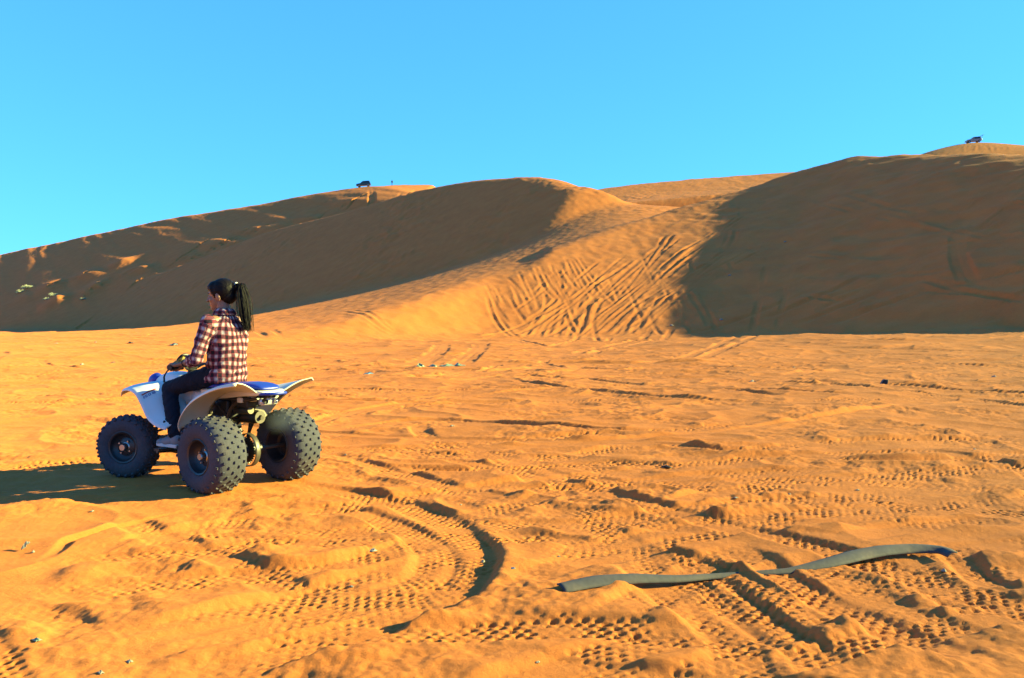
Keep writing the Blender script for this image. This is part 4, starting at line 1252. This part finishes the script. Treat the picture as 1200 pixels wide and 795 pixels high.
MB().tube([PB + Matrix.Rotation(R(20), 3, 'Z') @ V3((0.0, 0.022 * math.cos(a), 0.022 * math.sin(a))) for a in np.linspace(0, 2 * math.pi, 15)], 0.005, 8, cap=False).obj('hair_tie', M_TIE, hair)
tail = MB()
rs = random.Random(3)
spine = [PB + V3((0.02, 0, 0)), PB + V3((-0.028, -0.016, 0.010)), PB + V3((-0.050, -0.020, -0.05)), PB + V3((-0.066, -0.022, -0.15)), PB + V3((-0.084, -0.026, -0.27)), PB + V3((-0.098, -0.030, -0.37))]
for k in range(260):
    a, rr = rs.uniform(0, 2 * math.pi), math.sqrt(rs.random())
    end = rs.uniform(0.80, 1.02)
    pts = []
    for i, p in enumerate(spine):
        w = (0.014, 0.021, 0.033, 0.044, 0.046, 0.030)[i]
        off = V3((math.cos(a) * 0.8, math.sin(a) * 1.0, 0.25 * math.sin(a))) * rr * w
        pts.append(V3(p) + off + V3((rs.gauss(0, .0012 + .0012 * i), rs.gauss(0, .0012 + .0012 * i), 0)))
    pts[-1] = pts[-2] + (pts[-1] - pts[-2]) * (end * 1.1 - 0.1 + rs.uniform(-.25, .1))
    tail.tube(pts, [0.0032, 0.0034, 0.0034, 0.0032, 0.0026, 0.0005], 5, smooth=0.03)
for k in range(34):              # loose strays
    a = rs.uniform(0, 2 * math.pi)
    e_ = rs.uniform(1.2, 1.9)
    pts = [V3(p) + V3((math.cos(a) * 0.8, math.sin(a), 0)) * (0.012, 0.020, 0.030, 0.040, 0.042, 0.036)[i] * e_ + V3((rs.gauss(0, .004), rs.gauss(0, .004), rs.gauss(0, .004))) for i, p in enumerate(spine)]
    tail.tube(pts, [0.0016, 0.0018, 0.0018, 0.0016, 0.0012, 0.0004], 4, smooth=0.03)
tail.obj('ponytail', M_HAIR, hair)

# plaid shirt with rolled sleeves
s_ = MB()
rings = []
for z, cx_, rx, ry in ((0.805, 0.335, 0.150, 0.190), (0.86, 0.325, 0.148, 0.185), (0.93, 0.315, 0.138, 0.172), (1.02, 0.308, 0.138, 0.176), (1.12, 0.304, 0.133, 0.184), (1.21, 0.308, 0.120, 0.190), (1.275, 0.316, 0.098, 0.175), (1.322, 0.325, 0.076, 0.120), (1.352, 0.332, 0.064, 0.078), (1.375, 0.336, 0.056, 0.064)):
    rings.append([(cx_ + 0.95 * rx * math.cos(a), 0.94 * ry * math.sin(a), z) for a in np.linspace(0, 2 * math.pi, 28, endpoint=False)])
s_.loft(rings)
for S_, E_, W_ in ((SHL, ELL, WL), (SHR, ELR, WR)):
    s_.cap(S_ + V3((0, 0, -0.005)), S_ + (E_ - S_) * 0.5, 0.066, 0.058)
    s_.cap(S_ + (E_ - S_) * 0.5, E_, 0.058, 0.055)
    t = (W_ - E_).normalized()
    s_.cap(E_, E_ + t * 0.055, 0.055, 0.046)
    # rolled cuff
    s_.tube([E_ + t * 0.030, E_ + t * 0.034, E_ + t * 0.085, E_ + t * 0.090], [0.046, 0.054, 0.051, 0.043], 22)
# loose tail of the shirt over the lap
s_.ell((0.455, 0.085, 0.835), (0.060, 0.075, 0.050)); s_.ell((0.435, -0.07, 0.835), (0.06, 0.08, 0.05))
me = remesh(s_, 0.007, 6)
P = verts(me); N = vnormals(me)
fold = 0.010 * perlin(P[:, 2] / 0.05 + P[:, 1] * 5, np.arctan2(P[:, 1], P[:, 0] - .32) * 1.6, 71) + 0.008 * noise3(P, 0.06, 72) + 0.0025 * noise3(P, 0.022, 73)
fold += 0.010 * np.clip(1 - np.abs(P[:, 2] - 0.90) / 0.10, 0, 1) * perlin(np.arctan2(P[:, 1], P[:, 0] - .32) * 2.2, P[:, 2] / 0.035, 74)
P = P + N * fold[:, None]
me.vertices.foreach_set('co', P.astype(np.float32).ravel()); me.update()
def seg_coord(P, a, b_):
    a, b_ = np.array(a), np.array(b_)
    t = b_ - a; L = np.linalg.norm(t); t = t / L
    q = P - a; s1 = q @ t
    n1 = np.cross(t, [0.3, 0.2, 1.0]); n1 /= np.linalg.norm(n1); n2 = np.cross(t, n1)
    dist = np.linalg.norm(q - np.clip(s1, 0, L)[:, None] * t, axis=1)
    return dist, s1, np.arctan2(q @ n2, q @ n1)
uv = np.zeros((len(P), 3))
ang = np.arctan2(P[:, 1], -(P[:, 0] - 0.315))
uv[:, 0] = ang * 0.155 + 0.040; uv[:, 1] = P[:, 2]
for S_, E_, W_ in ((SHL, ELL, WL), (SHR, ELR, WR)):
    d1, s1, a1 = seg_coord(P, S_, E_)
    d2, s2, a2 = seg_coord(P, E_, W_)
    L1 = (E_ - S_).length
    side = 1 if S_.y > 0 else -1
    arm = (np.minimum(d1, d2) < 0.080) & (P[:, 1] * side > 0.135 + 0.0 * P[:, 2])
    arm &= ~((d1 < d2) & (s1 < 0.02))
    u2 = np.where(d1 <= d2, a1, a2) * 0.058
    v2 = np.where(d1 <= d2, s1, L1 + s2)
    uv[arm, 0] = u2[arm]; uv[arm, 1] = v2[arm]
uv[:, 0] += 0.010 * noise3(P, 0.11, 91); uv[:, 1] += 0.010 * noise3(P, 0.13, 92)
att = me.attributes.new('plaid', 'FLOAT_VECTOR', 'POINT')
att.data.foreach_set('vector', uv.astype(np.float32).ravel())
shirt = link_mesh('shirt', me, M_PLAID, rider)
# collar
cl_ = MB()
rows = []
for k in range(17):
    a = R(25 + 310 * k / 16)
    rows.append([(0.337 + 0.057 * math.cos(a), 0.062 * math.sin(a), 1.358), (0.335 + 0.060 * math.cos(a), 0.066 * math.sin(a), 1.394), (0.335 + 0.074 * math.cos(a), 0.082 * math.sin(a), 1.380), (0.334 + 0.086 * math.cos(a), 0.098 * math.sin(a), 1.344)])
cme = cl_.grid(rows)
co = cme.obj('collar', M_PLAID, shirt, solid=0.004)
Pc = verts(co.data)
ac = co.data.attributes.new('plaid', 'FLOAT_VECTOR', 'POINT')
ac.data.foreach_set('vector', np.stack([np.arctan2(Pc[:, 1], Pc[:, 0] - 0.336) * 0.08 + .02, Pc[:, 2] * 1.4 - 0.02, 0 * Pc[:, 0]], 1).astype(np.float32).ravel())

# jeans
j = MB()
j.ell((0.325, 0, 0.905), (0.120, 0.152, 0.105))
for H_, K_, A_ in ((HIPL, KNL, ANL), (HIPR, KNR, ANR)):
    j.cap(H_, H_ + (K_ - H_) * 0.5, 0.086, 0.078); j.cap(H_ + (K_ - H_) * 0.5, K_, 0.078, 0.064)
    j.cap(K_, K_ + (A_ - K_) * 0.35, 0.064, 0.062); j.cap(K_ + (A_ - K_) * 0.35, A_ + V3((0.0, 0, 0.01)), 0.062, 0.052)
me = remesh(j, 0.008, 6)
P = verts(me); N = vnormals(me)
P = P + N * (0.005 * noise3(P, 0.05, 81) + 0.003 * noise3(P, 0.02, 82))[:, None]
me.vertices.foreach_set('co', P.astype(np.float32).ravel()); me.update()
link_mesh('jeans', me, M_JEAN, rider)
# shoes
for s, A_ in ((1, ANL), (-1, ANR)):
    sh_ = MB()
    hz = 0.302
    sh_.ell((A_.x - 0.015, A_.y, hz + 0.045), (0.052, 0.040, 0.058))
    sh_.ell((A_.x + 0.07, A_.y + 0.006 * s, hz + 0.028), (0.095, 0.044, 0.042), Matrix.Rotation(R(10), 3, 'Y'))
    sh_.ell((A_.x + 0.155, A_.y + 0.010 * s, hz + 0.018), (0.062, 0.044, 0.028))
    sh = link_mesh('shoe', remesh(sh_, 0.006, 4), M_SHOE, rider)
    so = MB()
    outline = [(-0.065, 0.0), (-0.055, 0.03), (0.0, 0.038), (0.08, 0.043), (0.15, 0.050), (0.20, 0.040), (0.222, 0.012), (0.222, -0.012), (0.20, -0.035), (0.15, -0.042), (0.08, -0.036), (0.0, -0.036), (-0.055, -0.030)]
    so.loft([[(A_.x + x, A_.y + y * (1 if s > 0 else -1), z) for x, y in outline] for z in (hz - 0.016, hz + 0.012)])
    so.obj('sole', M_SOLE, sh, bevel=0.005)
# ------------------------------------------------------------------ far vehicles and person on the crests
M_DPAINT = mat('dark_blue_car_paint', (0.006, 0.009, 0.016), 0.3, 0.2, 0.5, 0.1, 5, coat=0.5)
M_WPAINT = mat('white_car_paint', (0.14, 0.14, 0.14), 0.3, 0.0, 0.5, 0.05, 5, coat=0.5, dust=0.15)
M_GLASS = mat('dark_car_glass', (0.006, 0.008, 0.010), 0.08, 0, 0.6)
M_CAR_TY = mat('car_tyre', (0.012, 0.012, 0.012), 0.85)

def crest(px, y0, y1):           # point of the skyline along the viewing direction of a photo column
    k = (px - 600.0) / FOC
    yy = np.linspace(y0, y1, 800)
    z, _ = fine(k * yy, yy)
    i = int(np.argmax((z - CAM_H) / yy))
    return k * yy[i], yy[i], float(z[i])

def make_car(name, label, loc, rz, paint, hatch, tilt=0.0):
    t = thing(name, label, 'car', loc, rz)
    t.rotation_euler = (0, tilt, rz)
    prof = [(-2.25, 0.45), (-2.28, 0.95), (-2.15, 1.10), (-1.95, 1.72), (-1.6, 1.82), (0.1, 1.80), (0.95, 1.18), (2.0, 1.05), (2.25, 0.90), (2.30, 0.45)]
    rings = []
    for y, sx in ((-0.92, 0.96), (-0.85, 1.0), (0.85, 1.0), (0.92, 0.96)):
        rings.append([(x * sx, y * (1.0 if z < 1.2 else 0.86), z) for x, z in prof])
    m = MB().loft(rings); m.obj('body', paint, t, bevel=0.06)
    for s in (1, -1):
        for x0, x1, xa, xb in ((-1.85, -0.85, -1.72, -0.85), (-0.78, 0.0, -0.78, 0.0), (0.07, 0.80, 0.07, 0.22)):
            MB().grid([[(x0, 0.905 * s, 1.16), (x1, 0.905 * s, 1.16)], [(xa, 0.800 * s, 1.72), (xb, 0.800 * s, 1.72)]]).obj('side_window', M_GLASS, t, solid=0.02, smooth=False)
        MB().box((2.20, 0.62 * s, 0.88), (0.14, 0.34, 0.16)).obj('headlight', M_LENS, t, bevel=0.03)
    MB().grid([[(0.93, -0.74, 1.24), (0.93, 0.74, 1.24)], [(0.20, -0.66, 1.77), (0.20, 0.66, 1.77)]]).obj('windscreen', M_GLASS, t, solid=0.02, smooth=False)
    wm = MB()
    wm.lathe([(0.20, -0.11), (0.34, -0.12), (0.38, -0.08), (0.38, 0.08), (0.34, 0.12), (0.20, 0.11)], seg=22)
    wme = wm.mesh('wheel', M_CAR_TY)
    rm = MB(); rm.lathe([(0.001, 0.09), (0.10, 0.10), (0.21, 0.08), (0.21, -0.08), (0.10, -0.10), (0.001, -0.09)], seg=18, closed=False)
    rme = rm.mesh('rim', M_HUB)
    for x in (-1.4, 1.42):
        for s in (1, -1):
            w = part('wheel', wme, t, (x, 0.84 * s, 0.38)); part('rim', rme, w)
    if hatch:
        d = MB(); d.box((0, 0, 0), (1.15, 1.5, 0.09)); o = d.obj('raised_tailgate', M_BLACK, t, bevel=0.03)
        o.location = (-2.45, 0, 2.10); o.rotation_euler = (0, R(22), 0)
        for s in (1, -1):
            MB().tube([(-2.15, 0.70 * s, 1.25), (-2.60, 0.70 * s, 2.12)], 0.035, 8).obj('tailgate_strut', M_FRAME, t)
    return t
cx1, cy1, cz1 = crest(427, 225, 300)
make_car('parked_car', 'dark blue off-road car parked on the left dune crest', (cx1, cy1, cz1 - 0.05), R(186), M_DPAINT, False, R(5))
cx2, cy2, cz2 = crest(1138, 240, 290)
make_car('parked_car', 'white off-road car with raised black tailgate on a distant dune top', (cx2, cy2, cz2 - 0.10), R(172), M_WPAINT, True, R(3))
cx3, cy3, cz3 = crest(460, 225, 300)
fig = thing('person', 'tiny distant person in dark clothes standing on the dune crest', 'person', (cx3, cy3, cz3 - 0.03))
f = MB()
f.ell((0, 0, 1.58), (0.10, 0.085, 0.12)); f.cap((0, 0, 1.45), (0, 0, 1.52), 0.05, 0.05)
f.ell((0, 0, 1.22), (0.20, 0.13, 0.27)); f.ell((0, 0, 0.95), (0.17, 0.13, 0.15))
for s in (1, -1):
    f.cap((0.09 * s, 0, 0.90), (0.11 * s, 0.01, 0.48), 0.085, 0.06); f.cap((0.11 * s, 0.01, 0.48), (0.12 * s, 0.02, 0.07), 0.058, 0.042); f.cap((0.12 * s, 0.03, 0.05), (0.14 * s, -0.12, 0.04), 0.045, 0.038)
    f.cap((0.19 * s, 0, 1.38), (0.26 * s, 0.02, 1.10), 0.055, 0.045); f.cap((0.26 * s, 0.02, 1.10), (0.25 * s, -0.06, 0.84), 0.042, 0.03); f.cap((0.25 * s, -0.06, 0.82), (0.25 * s, -0.08, 0.74), 0.03, 0.025)
link_mesh('body', remesh(f, 0.02, 3), mat('dark_clothes', (0.008, 0.010, 0.016), 0.8), fig)
hd = MB().ell((0, 0.01, 1.62), (0.105, 0.095, 0.10)); hd.obj('hair', M_HAIR, fig)

# ------------------------------------------------------------------ pale shrubs on the left dune
M_LEAF = mat('pale_shrub_leaf', (0.26, 0.27, 0.18), 0.8, 0, 0.2, 0.3, 3)
M_TWIG = mat('grey_twig', (0.09, 0.075, 0.05), 0.9)
def shrub(px, py, size, label, seed):
    x, y = hit(px, py)
    z = ground_z(x, y)
    t = thing('desert_shrub', label, 'shrub', (x, y, z - 0.05), 0, 'pale shrubs on the shaded dune')
    size *= 1.3
    rs = random.Random(seed)
    st, lf = MB(), MB()
    for k in range(34):
        a, el = rs.uniform(0, 2 * math.pi), rs.uniform(0.15, 1.3)
        L = size * rs.uniform(0.5, 1.0)
        d = V3((math.cos(a) * math.cos(el) * 1.5, math.sin(a) * math.cos(el), math.sin(el) * 0.75))
        p1 = d * L * 0.5 + V3((0, 0, 0.1 * size)); p2 = d * L
        st.tube([(0, 0, 0), p1, p2], [0.03, 0.02, 0.008], 4)
        for q in range(26):
            c_ = p1.lerp(p2, rs.random() ** 0.7) + V3((rs.gauss(0, .10), rs.gauss(0, .10), rs.gauss(0, .10))) * size
            r1 = V3((rs.gauss(0, 1), rs.gauss(0, 1), rs.gauss(0, 1))).normalized() * 0.10 * size
            r2 = r1.orthogonal().normalized() * 0.05 * size
            lf.add([c_ - r1, c_ + r2, c_ + r1, c_ - r2], [(0, 1, 2, 3)])
    st.obj('stem', M_TWIG, t)
    lf.obj('foliage', M_LEAF, t, smooth=False)
shrub(24, 343, 1.0, 'pale rounded shrub, lower half of the pair beside the upper light streak', 1)
shrub(33, 338, 1.15, 'pale yellowish shrub at the start of the upper light streak on the dune', 2)
shrub(55, 353, 0.75, 'small pale shrub at the foot of the lower light streak on the dune', 3)
shrub(62, 348, 0.95, 'pale shrub just above the small one by the lower light streak', 4)
shrub(98, 352, 0.6, 'lone faint grey shrub in the shade below both light streaks', 5)

# ------------------------------------------------------------------ half-buried rubber strip
M_STRIP = mat('weathered_grey_green_rubber', (0.026, 0.030, 0.040), 0.8, 0, 0.25, 0.35, 35, 0.002, dust=0.12)
sp_px = [(657, 700), (700, 692), (750, 686), (795, 681), (835, 676), (880, 672), (925, 669), (970, 664), (1020, 656), (1065, 652), (1100, 653), (1116, 659)]
sp_h = [0.014, 0.022, 0.020, 0.006, 0.002, -0.002, -0.002, 0.016, 0.036, 0.048, 0.044, 0.034]
sp_w = [0.034, 0.040, 0.036, 0.026, 0.018, 0.016, 0.020, 0.034, 0.042, 0.042, 0.038, 0.030]
cen = curve([tuple(gnd(*p)) for p in sp_px], 0.02)
kk = np.linspace(0, len(sp_px) - 1, len(cen))
hh_ = np.interp(kk, range(len(sp_px)), sp_h); ww_ = np.interp(kk, range(len(sp_px)), sp_w)
gz = fine(cen[:, 0], cen[:, 1])[0] if False else np.array([ground_z(*p) for p in cen])
tt_ = np.linspace(-1, 1, len(gz))
gz = np.polyval(np.polyfit(tt_, gz, 2), tt_)      # stiff strip: follows only the broad lie of the sand
top, bot = [], []
rows = []
for i, p in enumerate(cen):
    tdir = cen[min(i + 1, len(cen) - 1)] - cen[max(i - 1, 0)]; tdir /= np.linalg.norm(tdir)
    nrm = np.array([-tdir[1], tdir[0]])
    row = []
    for v in np.linspace(-1, 1, 7):
        tilt_ = 0.34
        row.append((p[0] + nrm[0] * v * ww_[i], p[1] + nrm[1] * v * ww_[i], gz[i] + hh_[i] + v * ww_[i] * tilt_ + 0.012 * (1 - v * v) + 0.004 * math.sin(i * 0.11)))
    rows.append(row)
strip = MB().grid(rows).obj('rubber_strip', M_STRIP, None, solid=0.008)
tag(strip, 'long grey-green rubber strip half buried across the tyre tracks', 'rubber strip')

# ------------------------------------------------------------------ litter
M_PAPER = mat('white_litter', (0.17, 0.16, 0.13), 0.7, 0, 0.3, 0.1, 40, dust=0.15)
M_GREENP = mat('pale_green_plastic', (0.12, 0.16, 0.09), 0.4, 0, 0.5, 0.15, 30)
M_BLUEP = mat('blue_plastic_scrap', (0.03, 0.08, 0.15), 0.4, 0, 0.5, 0.2, 30)
M_BLKBAG = mat('black_plastic_film', (0.004, 0.004, 0.005), 0.5, 0, 0.3, 0.2, 30)
def scrap(name, px, py, w, d, h, m, label, cat, group=None, seed=0, up=0.0):
    x, y = gnd(px, py)
    for _ in range(3):
        z = ground_z(x, y); x, y = gnd(px, py, z)
    z = ground_z(x, y)
    rs = random.Random(seed * 31 + int(px))
    w, d, h = w * 0.6, d * 0.6, h * 0.6
    n_ = 6
    rows = []
    for i in range(n_):
        rows.append([((i / (n_ - 1) - .5) * w + rs.gauss(0, .06) * w, (j / (n_ - 1) - .5) * d + rs.gauss(0, .06) * d, h * (0.15 + 0.55 * rs.random()) * (0.35 + math.sin(math.pi * i / (n_ - 1)) * math.sin(math.pi * j / (n_ - 1))) + up * (i / (n_ - 1)) * h) for j in range(n_)])
    o = MB().grid(refine(rows, 2)).obj(name, m, None, solid=0.003)
    o.location = (x, y, z); o.rotation_euler = (0, 0, rs.uniform(0, 3))
    return tag(o, label, cat, group)
scrap('paper_scrap', 30, 645, 0.07, 0.03, 0.07, M_PAPER, 'torn white scrap standing up beside a dark hollow in the tracks', 'litter', None, 1, 0.9)
scrap('paper_scrap', 39, 648, 0.03, 0.02, 0.03, M_PAPER, 'tiny white crumb next to the torn upright scrap', 'litter', None, 2)
scrap('plastic_scrap', 43, 750, 0.06, 0.04, 0.02, M_GREENP, 'flat pale green scrap on churned sand', 'litter', None, 3)
scrap('crumpled_wrapper', 437, 646, 0.07, 0.05, 0.03, mat('grey_wrapper', (0.16, 0.15, 0.14), 0.6), 'grey crumpled wrapper among faint treads', 'litter', None, 4)
scrap('paper_scrap', 566, 659, 0.05, 0.03, 0.03, M_PAPER, 'white scrap at the gap between the two dark track banks', 'litter', None, 5)
scrap('plastic_scrap', 601, 664, 0.035, 0.03, 0.015, M_BLUEP, 'dark blue-green chip beside the track bank', 'litter', None, 6)
scrap('plastic_scrap', 325, 643, 0.20, 0.03, 0.015, M_GREENP, 'long thin pale plastic sliver lying on a tread band', 'litter', None, 7)
scrap('paper_scrap', 1106, 667, 0.035, 0.03, 0.03, M_PAPER, 'white crumb below the raised end of the rubber strip', 'litter', None, 8)
for k, (px, py, sz) in enumerate(((655, 653, .03), (108, 597, .04), (405, 534, .05), (540, 592, .03), (412, 688, .03), (152, 776, .04), (118, 789, .04), (630, 775, .025), (930, 432, .12), (1165, 440, .2), (882, 446, .2), (1010, 474, .06), (1005, 575, .05), (862, 583, .05), (530, 500, .09), (395, 490, .06), (1142, 527, .05), (925, 583, .04))):
    scrap('paper_scrap', px, py, sz, sz * .7, sz * .5, M_PAPER, 'tiny pale litter scrap lying on the open sand', 'litter', 'tiny pale scraps scattered over the sand', 10 + k)
for k, (px, py, w) in enumerate(((492, 431, .35), (508, 431, .5), (524, 430, .7), (537, 429, .6))):
    scrap('plastic_sheet', px, py, w, 0.4, 0.2, M_GREENP, 'piece of pale green plastic sheeting in a row near the dune foot', 'litter', 'pale green plastic pieces in a row', 40 + k)
scrap('plastic_scrap', 432, 439, 0.45, 0.2, 0.12, M_BLUEP, 'blue plastic scrap left of the pale green sheeting', 'litter', None, 50)
scrap('plastic_scrap', 132, 426, 0.35, 0.15, 0.10, mat('dark_scrap', (0.02, 0.03, 0.025), 0.6), 'dark flat scrap on the sand in front of the quad bike', 'litter', None, 51)
scrap('plastic_scrap', 204, 402, 0.7, 0.4, 0.25, mat('grey_rubbish', (0.07, 0.08, 0.08), 0.6), 'grey rubbish lump on the plain beyond the handlebar', 'litter', None, 52)
scrap('plastic_scrap', 153, 402, 0.5, 0.4, 0.2, mat('brown_rubbish', (0.05, 0.035, 0.02), 0.7), 'brown rubbish lump on the plain near the dune foot', 'litter', None, 53)
for k, (px, py) in enumerate(((20, 402), (112, 402), (66, 403), (96, 428))):
    scrap('paper_scrap', px, py, 0.35 if py < 420 else .12, 0.2, 0.12, M_PAPER, 'pale scrap of litter near the foot of the shaded dune', 'litter', 'pale scraps near the dune foot', 60 + k)
bag = scrap('black_bag', 780, 549, 0.17, 0.07, 0.07, M_BLKBAG, 'crumpled black plastic bag lying on rippled sand', 'bag', None, 70)
bag.rotation_euler = (0, 0, 0.1)
# dark block on the low ridge
bx_, by_ = gnd(1035, 455)
bz_ = ground_z(bx_, by_)
blk = MB().loft([[(-0.14, -0.12, -0.03), (0.10, -0.13, -0.03), (0.11, 0.12, -0.03), (-0.12, 0.12, -0.03)], [(-0.05, -0.10, 0.11), (0.15, -0.11, 0.10), (0.16, 0.10, 0.11), (-0.03, 0.10, 0.12)], [(0.0, -0.08, 0.17), (0.17, -0.09, 0.17), (0.18, 0.08, 0.16), (0.02, 0.08, 0.18)]]).obj('dark_block', M_BLKBAG, None, bevel=0.02)
blk.location = (bx_, by_, bz_); blk.scale = (0.5, 0.5, 0.55)
tag(blk, 'small black block standing on the long low sand ridge', 'block')
# white bits scattered on the shaded dune
for k, (px, py) in enumerate(((787, 382), (855, 323), (920, 283), (845, 378))):
    x, y = hit(px, py)
    z = ground_z(x, y)
    o = MB().ell((0, 0, 0.04), (0.14, 0.10, 0.08), nu=8, nv=5).obj('pale_scrap', M_PAPER, None, smooth=False)
    o.location = (x, y, z)
    tag(o, 'pale scrap lying on the shaded right-hand dune face', 'litter', 'pale scraps on the shaded dune')

# thin bluish exhaust smoke drifting behind the muffler
sm = MB().ell((0, 0, 0), (0.16, 0.13, 0.13), nu=18, nv=12).obj('exhaust_smoke', None, None)
smoke_p = Vector((AX, AY, ATV_Z)) + FV * -0.14 + LV * -0.20 + Vector((0, 0, 0.50))
sm.location = smoke_p
m_, nt_, b_ = new_mat('thin_smoke')
nt_.nodes.remove(b_)
pv = nt_.nodes.new('ShaderNodeVolumePrincipled')
pv.inputs['Color'].default_value = (0.75, 0.85, 1.0, 1)
nz_ = nt_.nodes.new('ShaderNodeTexNoise'); nz_.inputs['Scale'].default_value = 9.0; nz_.inputs['Detail'].default_value = 3
tc_ = nt_.nodes.new('ShaderNodeTexCoord')
ln_ = nt_.nodes.new('ShaderNodeVectorMath'); ln_.operation = 'LENGTH'
dv_ = nt_.nodes.new('ShaderNodeVectorMath'); dv_.operation = 'DIVIDE'; dv_.inputs[1].default_value = (0.16, 0.13, 0.13)
nt_.links.new(tc_.outputs['Object'], dv_.inputs[0]); nt_.links.new(dv_.outputs[0], ln_.inputs[0])
mr_ = nt_.nodes.new('ShaderNodeMapRange'); mr_.inputs[1].default_value = 1.0; mr_.inputs[2].default_value = 0.1; mr_.inputs[3].default_value = 0.0; mr_.inputs[4].default_value = 1.0
nt_.links.new(ln_.outputs['Value'], mr_.inputs[0])
mp_ = nt_.nodes.new('ShaderNodeMath'); mp_.operation = 'MULTIPLY'
nt_.links.new(mr_.outputs[0], mp_.inputs[0]); nt_.links.new(nz_.outputs['Fac'], mp_.inputs[1]); nt_.links.new(tc_.outputs['Object'], nz_.inputs['Vector'])
m2_ = nt_.nodes.new('ShaderNodeMath'); m2_.operation = 'MULTIPLY'; m2_.inputs[1].default_value = 1.6
nt_.links.new(mp_.outputs[0], m2_.inputs[0]); nt_.links.new(m2_.outputs[0], pv.inputs['Density'])
nt_.links.new(pv.outputs[0], nt_.nodes['Material Output'].inputs['Volume'])
sm.data.materials.append(m_)
tag(sm, 'thin bluish exhaust smoke drifting in front of the far rear tyre', 'smoke', None, 'stuff')
